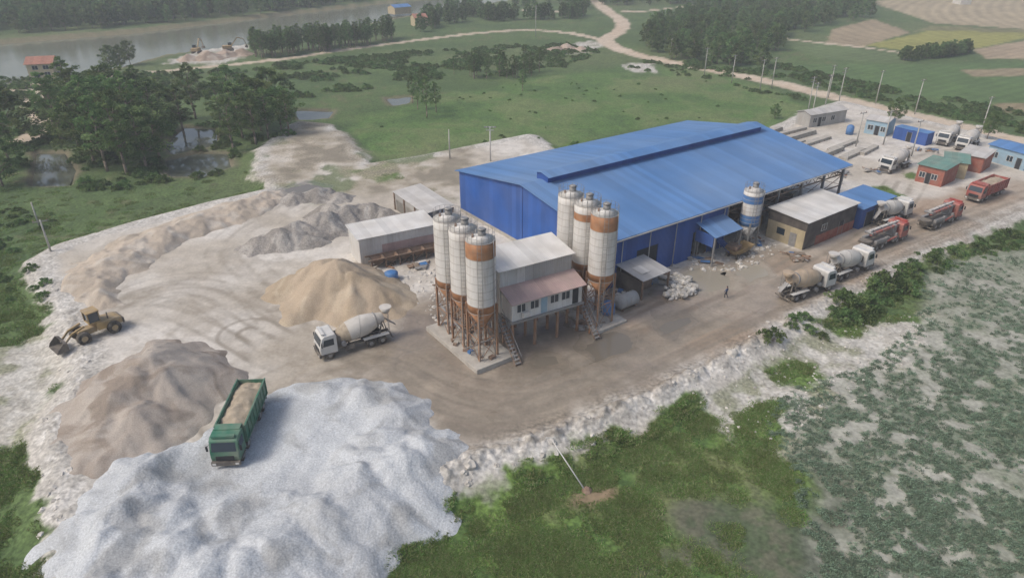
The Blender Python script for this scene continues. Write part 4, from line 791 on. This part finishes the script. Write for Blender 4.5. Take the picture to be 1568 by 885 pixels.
def tree_mesh(name,Hh,R,base,ncl,nl,size,mats,cr=1.):
    m=MB(); tr=.03*Hh*.6; p=Vector((0,0,-.4)); pts=[p]
    for k in range(1,7): p=Vector((random.uniform(-.15,.15)*k*.4,random.uniform(-.15,.15)*k*.4,Hh*.92*k/6)); pts.append(p)
    for k in range(6): m.cyl(pts[k],pts[k+1],tr*(1-k/7),tr*(1-(k+1)/7),'wood',7)
    C=[];CR=[]
    for i in range(ncl):
        t=(i+.5)/ncl; h=base+(Hh-base)*t; rr=R*math.sin(math.pi*(.18+.8*t))**.7*random.uniform(.35,1.15); an=i*2.4+random.random()
        c=Vector((rr*math.cos(an),rr*math.sin(an),h+random.uniform(-.3,.3))); C.append(tuple(c)); CR.append(cr*random.uniform(.55,1.25)*(1-.35*t))
        if i%2==0:
            hb=max(.25*Hh,h-rr*.8-.3); kk=min(5,int(hb/(Hh*.92/6))); q=pts[kk].lerp(pts[kk+1],.5); q=Vector((q.x,q.y,hb)); mid=q.lerp(c,.5)+Vector((0,0,-.1)); m.cyl(q,mid,tr*.35,tr*.2,'wood',5); m.cyl(mid,c,tr*.2,tr*.07,'wood',5)
    leafcloud(m,C,CR,nl,size,mats); return m.obj(name,data_only=True)
EU=[tree_mesh('eucalyptus_%d'%i,13,2.5,4.4,40,66,.19,['leafa','leafb','leafb','leafc'],.92) for i in range(3)]
BR=[tree_mesh('broadleaf_%d'%i,9.5,3.6,2.4,54,76,.2,['leafa','leafb','leafc'],1.05) for i in range(3)]
def bush_mesh(name,R,Hh,ncl,nl,size,mats):
    m=MB(); C=[];CR=[]
    for i in range(ncl):
        a=random.random()*6.28; r=R*random.random()**.6; c=(r*math.cos(a),r*math.sin(a),Hh*random.uniform(.25,1)*(1-.5*r/R)); C.append(c);CR.append(R*.38*random.uniform(.7,1.2)); m.cyl((c[0]*.15,c[1]*.15,-.1),c,.04,.015,'wood',4)
    leafcloud(m,C,CR,nl,size,mats); return m.obj(name,data_only=True)
BU=[bush_mesh('bush_%d'%i,1.3,1.5,13,55,.14,['leafa','leafb','leafb','leafc']) for i in range(2)]
FT=[tree_mesh('far_tree_%d'%i,10,3.2,2.,34,30,.42,['leafa','leafb','leafb','leafc'],1.3) for i in range(2)]
def hz(x,y): return float(height(np.array([x]),np.array([y]))[0])
def put(name,me,x,y,s,z=None,sz=None):
    o=bpy.data.objects.new(name,me); sc.collection.objects.link(o); o.location=(x,y,(hz(x,y) if z is None else z)-.05); o.scale=(s,s,sz or s*random.uniform(.9,1.1)); o.rotation_euler[2]=random.random()*6.28; return o
proto={}
for i,(u,v,s) in enumerate([(85,200,1.1),(125,238,1.05),(145,250,1.1),(165,262,1.1),(195,268,1.05),(225,258,1.0),(246,246,.95),(210,225,1.15),(170,215,1.2),(130,205,1.15),(282,205,1.0),(240,205,1.1),(340,195,1.0),(358,232,.9),(372,212,.95),(392,222,.95),(412,216,.9),(432,205,.85),(385,192,1.),(300,182,1.05),(20,225,1.1),(20,262,.9),(5,200,1.1),(420,178,.95),(355,172,1.),(150,232,1.2),(190,240,1.1),(95,215,1.1),(120,190,1.1),(5,285,.8),(-20,260,1),(250,222,.9),(400,200,1.),(445,215,.7),(220,190,1.1),(180,195,1.2)]):
    x,y=G(u,v,FZ)
    if i%3==2: o=put('broadleaf_tree',BR[(i//3)%3],x,y,s*1.25)
    else: o=put('eucalyptus_tree',EU[i%3],x,y,s*1.0)
    o.scale[0]*=1.3;o.scale[1]*=1.3
    proto.setdefault(o.name.split('.')[0],o)
for u,v,s in [(640,168,.62),(654,180,.75),(668,172,.62),(648,150,.6),(632,158,.55),(1366,196,.62),(1508,222,.6),(1186,182,.4),(800,140,.5),(170,102,.9),(200,100,.85),(185,98,.8),(745,122,.5),(765,118,.55)]:
    x,y=G(u,v,FZ); put('broadleaf_tree' if u>1000 or u<300 else 'eucalyptus_tree',BR[int(u)%3] if (u>1000 or u<300) else EU[int(u)%3],x,y,s)
for u,v,s in [(1290,460,1.3),(1312,466,1.5),(1335,455,1.2),(1362,432,1.7),(1345,440,1.4),(1385,436,1.3),(1180,520,1.1),(1300,478,1.1),(1328,476,1.),(1400,405,1.),(1430,392,1.),(1500,372,.9),(1095,352,.6),(1550,352,1.1),(1240,500,.7),(1460,380,.9),(880,226,1.),(1262,505,.6)]:
    x,y=G(u,v); put('bush',BU[int(u)%2],x,y,s)
bush0=bpy.data.objects['bush']; bush1=bpy.data.objects['bush.001']
def scatter(name,P,scl,pr):
    n=len(P); me=bpy.data.meshes.new(name); me.vertices.add(n); me.vertices.foreach_set('co',np.asarray(P,np.float32).ravel())
    a=me.attributes.new('scl','FLOAT','POINT'); a.data.foreach_set('value',np.asarray(scl,np.float32)); a=me.attributes.new('rz','FLOAT','POINT'); a.data.foreach_set('value',(rng.random(n)*6.28).astype(np.float32)); me.update()
    o=bpy.data.objects.new(name,me); sc.collection.objects.link(o); md=o.modifiers.new('inst','NODES'); ng=bpy.data.node_groups.new(name,'GeometryNodeTree'); md.node_group=ng
    ng.interface.new_socket('Geometry',in_out='INPUT',socket_type='NodeSocketGeometry'); ng.interface.new_socket('Geometry',in_out='OUTPUT',socket_type='NodeSocketGeometry')
    gi=ng.nodes.new('NodeGroupInput'); gout=ng.nodes.new('NodeGroupOutput'); ip=ng.nodes.new('GeometryNodeInstanceOnPoints'); oi=ng.nodes.new('GeometryNodeObjectInfo'); oi.inputs['Object'].default_value=pr; oi.inputs['As Instance'].default_value=True; oi.transform_space='ORIGINAL'
    na=ng.nodes.new('GeometryNodeInputNamedAttribute'); na.data_type='FLOAT'; na.inputs['Name'].default_value='scl'; nb=ng.nodes.new('GeometryNodeInputNamedAttribute'); nb.data_type='FLOAT'; nb.inputs['Name'].default_value='rz'; cx=ng.nodes.new('ShaderNodeCombineXYZ')
    l=ng.links.new; l(gi.outputs[0],ip.inputs['Points']); l(oi.outputs['Geometry'],ip.inputs['Instance']); l(nb.outputs['Attribute'],cx.inputs['Z']); l(cx.outputs[0],ip.inputs['Rotation']); l(na.outputs['Attribute'],ip.inputs['Scale']); l(ip.outputs[0],gout.inputs[0]); return o
def inpoly(poly,n):
    P=np.array(poly); mn=P.min(0);mx=P.max(0); out=np.zeros((0,2))
    while len(out)<n:
        q=mn+rng.random((n*4,2))*(mx-mn); k=sd(q[:,0],q[:,1],poly)>0; out=np.concatenate([out,q[k]])
    return out[:n]
def mass(name,pxs,n,pr,s0,s1,z=FZ,clump=0):
    Q=inpoly(GP(pxs,z),n)
    if clump: Q=Q[fbm(Q[:,0],Q[:,1],clump,2,31)>-.15]
    for P in PONDS: Q=Q[sd(Q[:,0],Q[:,1],P)<-1.2]
    zz=height(Q[:,0],Q[:,1])-.1; scatter(name,np.column_stack([Q,zz]),s0+(s1-s0)*rng.random(len(Q)),pr)
x,y=G(500,78,FZ); ft0=put('distant_tree',FT[0],x,y,1.); x,y=G(1100,60,FZ); ft1=put('distant_tree',FT[1],x,y,1.)
eu=proto['eucalyptus_tree']
mass('far_bank_trees',[(-140,62),(200,42),(400,22),(620,-6),(700,-18),(700,-24),(-140,-22)],1700,ft0,.7,1.2)
mass('far_bank_trees',[(-140,62),(200,42),(400,22),(620,-6),(700,-18),(700,-24),(-140,-22)],500,ft1,.8,1.25)
mass('eucalyptus_row',[(388,92),(500,81),(605,64),(600,58),(490,72),(388,84)],120,eu,.5,.78)
mass('eucalyptus_row',[(690,132),(830,118),(825,104),(690,112)],24,eu,.42,.62)
mass('forest_trees',[(980,86),(1000,45),(1060,20),(1200,12),(1340,5),(1335,28),(1290,36),(1200,58),(1180,108),(1100,100)],330,ft1,.55,.95)
mass('forest_trees',[(980,86),(1000,45),(1060,20),(1200,12),(1340,5),(1335,28),(1290,36),(1200,58),(1180,108),(1100,100)],120,eu,.5,.75)
mass('roadside_trees',[(640,52),(700,36),(900,30),(900,2),(760,8),(650,26)],240,ft0,.5,.85,clump=40)
mass('roadside_trees',[(960,12),(1330,0),(1600,-12),(1600,-26),(900,-26),(760,-6)],800,ft0,.6,1.)
mass('banana_hedge',[(1380,98),(1485,84),(1480,78),(1370,92)],60,ft1,.35,.5)
mass('scrub_bushes',[(400,150),(420,100),(600,82),(860,68),(920,80),(840,112),(650,125),(500,150)],1700,bush0,.35,1.2,clump=9)
mass('scrub_bushes',[(980,96),(1200,120),(1340,155),(1600,215),(1600,180),(1330,130),(1180,95)],900,bush1,.4,1.2,clump=9)
mass('scrub_bushes',[(110,300),(380,262),(460,215),(450,170),(150,180),(0,200),(0,240),(110,290)],500,bush0,.5,1.3,clump=10)
mass('scrub_bushes',[(-40,120),(250,115),(400,105),(400,130),(200,170),(-40,190)],260,bush1,.7,1.6)
mass('scrub_bushes',[(980,92),(1090,104),(1235,150),(1230,165),(1100,125),(960,105)],160,bush0,.4,.9,clump=8)
mass('scrub_bushes',[(520,205),(640,165),(820,120),(1110,120),(1220,160),(850,222),(640,236)],70,bush0,.25,.5,clump=12)
mass('scrub_bushes',[(1290,480),(1400,400),(1600,340),(1600,370),(1420,425),(1340,490),(1200,520),(1200,505)],110,bush1,.25,.7)
mass('scrub_bushes',[(-40,330),(60,300),(100,350),(50,400),(90,470),(60,520),(-40,540)],60,bush1,.3,.8,clump=6)
# grass patch, weed clump
m=MB(); n=150; a_=rng.random(n)*6.28; r_=np.sqrt(rng.random(n))*.8
for i in range(n):
    px,py=r_[i]*math.cos(a_[i]),r_[i]*math.sin(a_[i]); h=random.uniform(.05,.16); w=random.uniform(.03,.06); an=random.random()*6.28; lx,ly=random.uniform(-.22,.22),random.uniform(-.22,.22)
    m.add([(px-w*math.cos(an),py-w*math.sin(an),-.03),(px+w*math.cos(an),py+w*math.sin(an),-.03),(px+lx,py+ly,h)],[(0,1,2)],'grassa' if random.random()<.7 else 'grassb')
gme=m.obj('grass_patch',data_only=True); x,y=G(900,820,FZ); gr=put('grass_patch',gme,x,y,1.)
m=MB(); leafcloud(m,[(0,0,.08),(.18,.1,.07),(-.14,.12,.07)],[.2,.15,.17],16,.055,['weed']); wme=m.obj('weed_clump',data_only=True); x,y=G(1400,700,FZ); we=put('weed_clump',wme,x,y,1.)
N=130000; ph=np.radians(12+44*rng.random(N)); yy=CH/np.tan(ph); xx=(rng.random(N)*2-1)*(.883*yy+20)*.86
c_,vg,wt,rb,ss=paint(xx,yy); wm=sd(xx,yy,WEED)>0
pn=fbm(xx,yy,2.5,3,33); keepg=sm(pn+.1,.5)
k=(~wm)&(vg>.6)&(rng.random(N)<.4*vg*keepg*np.clip((130-yy)/50,0,1))
pond_ok=np.ones(N,bool)
for P in PONDS+[RIVER]: pond_ok&=sd(xx,yy,P)<-.5
k&=pond_ok
zz=height(xx,yy,ss)
sc_=(.6+.7*rng.random(N))
scatter('grass',np.column_stack([xx,yy,zz])[k],sc_[k],gr)
k=wm&(rng.random(N)<.7*sm(fbm(xx,yy,1.7,4,37)+.15,.35)); scatter('weeds',np.column_stack([xx,yy,zz])[k],(sc_*1.+.1)[k],we)
def rockmesh(i):
    bm=bmesh.new(); bmesh.ops.create_icosphere(bm,subdivisions=2,radius=.3)
    for v in bm.verts: v.co*= .75+.5*random.random(); v.co.z*=.75
    me=bpy.data.meshes.new('rock_%d'%i); bm.to_mesh(me); bm.free(); me.materials.append(M['rock']); return me
x,y=G(720,715); rk=put('limestone_rock',rockmesh(0),x,y,1.8); x,y=G(1120,545); put('limestone_rock',rockmesh(1),x,y,2.)
N=60000; ph=np.radians(20+30*rng.random(N)); yy=CH/np.tan(ph); xx=(rng.random(N)*2-1)*(.883*yy+20)*.86
s0=sd(xx,yy,YARD); d=np.exp(-((s0+.5)/1.2)**2)*(yy<88)*(.1+.9*(fbm(xx,yy,4,2,12)>.1))*(sd(xx,yy,gp)<-1.5); k=rng.random(N)<d*.4
zz=height(xx,yy,s0)-.05; scatter('berm_rubble',np.column_stack([xx,yy,zz])[k],(.12+1.1*rng.random(N)**6)[k],rk)
Q=inpoly(GP([(1018,445),(1030,425),(1055,430),(1068,450),(1040,462),(1015,458)]),130); scatter('rock_pile',np.column_stack([Q,rng.random(130)*.7]),.5+1.1*rng.random(130),rk)
Q=inpoly(PALE[1],700); scatter('field_stones',np.column_stack([Q,height(Q[:,0],Q[:,1])]),.12+.5*rng.random(700)**3,rk)
Q=inpoly(GP([(600,430),(640,400),(690,420),(680,500),(640,470)]),160); scatter('yard_rubble',np.column_stack([Q,np.zeros(160)]),.2+.8*rng.random(160)**2,rk)
Q=inpoly(GP([(1020,410),(1160,350),(1200,385),(1120,420)]),260); scatter('yard_rubble',np.column_stack([Q,np.zeros(260)]),.2+1.*rng.random(260)**2,rk)
# ---------------------------------------------------------------- air haze (real scattering volume)
m=bpy.data.materials.new('haze_air'); m.use_nodes=True; nt=m.node_tree; nt.nodes.clear(); o_=nt.nodes.new('ShaderNodeOutputMaterial'); vs_=nt.nodes.new('ShaderNodeVolumeScatter'); vs_.inputs['Color'].default_value=(.88,.94,1,1); vs_.inputs['Density'].default_value=.00065; nt.links.new(vs_.outputs[0],o_.inputs['Volume'])
me=bpy.data.meshes.new('haze'); bm=bmesh.new(); bmesh.ops.create_cube(bm,size=1.0); bm.to_mesh(me); bm.free(); me.materials.append(m); hzo=bpy.data.objects.new('haze',me); sc.collection.objects.link(hzo); hzo.scale=(6000,6000,130); hzo.location=(0,1500,45)
# ---------------------------------------------------------------- light, world, camera
el=math.radians(50); az=Vector((-.93,-.36,0)).normalized(); sv=Vector((az.x*math.cos(el),az.y*math.cos(el),math.sin(el)))
w=bpy.data.worlds.new('World'); sc.world=w; w.use_nodes=True; nt=w.node_tree; bg=nt.nodes['Background']; sk=nt.nodes.new('ShaderNodeTexSky'); sk.sky_type='NISHITA'; sk.sun_disc=False; sk.sun_elevation=el; sk.sun_rotation=math.atan2(az.x,az.y)%(2*math.pi); sk.dust_density=4.
nt.links.new(sk.outputs[0],bg.inputs[0]); bg.inputs[1].default_value=.15
sl=bpy.data.lights.new('sun','SUN'); sl.energy=1.9; sl.angle=math.radians(16); sl.color=(1,.94,.86); so=bpy.data.objects.new('sun',sl); sc.collection.objects.link(so); so.rotation_euler=sv.to_track_quat('Z','Y').to_euler(); so.location=(0,0,200)
cam=bpy.data.cameras.new('camera'); cam.lens=24; cam.sensor_width=36; cam.clip_end=12000; co_=bpy.data.objects.new('camera',cam); sc.collection.objects.link(co_); co_.location=(0,0,CH); co_.rotation_euler=(math.radians(90)-TH,0,0); sc.camera=co_
sc.view_settings.view_transform='Standard'; sc.view_settings.look='None'; sc.view_settings.exposure=0
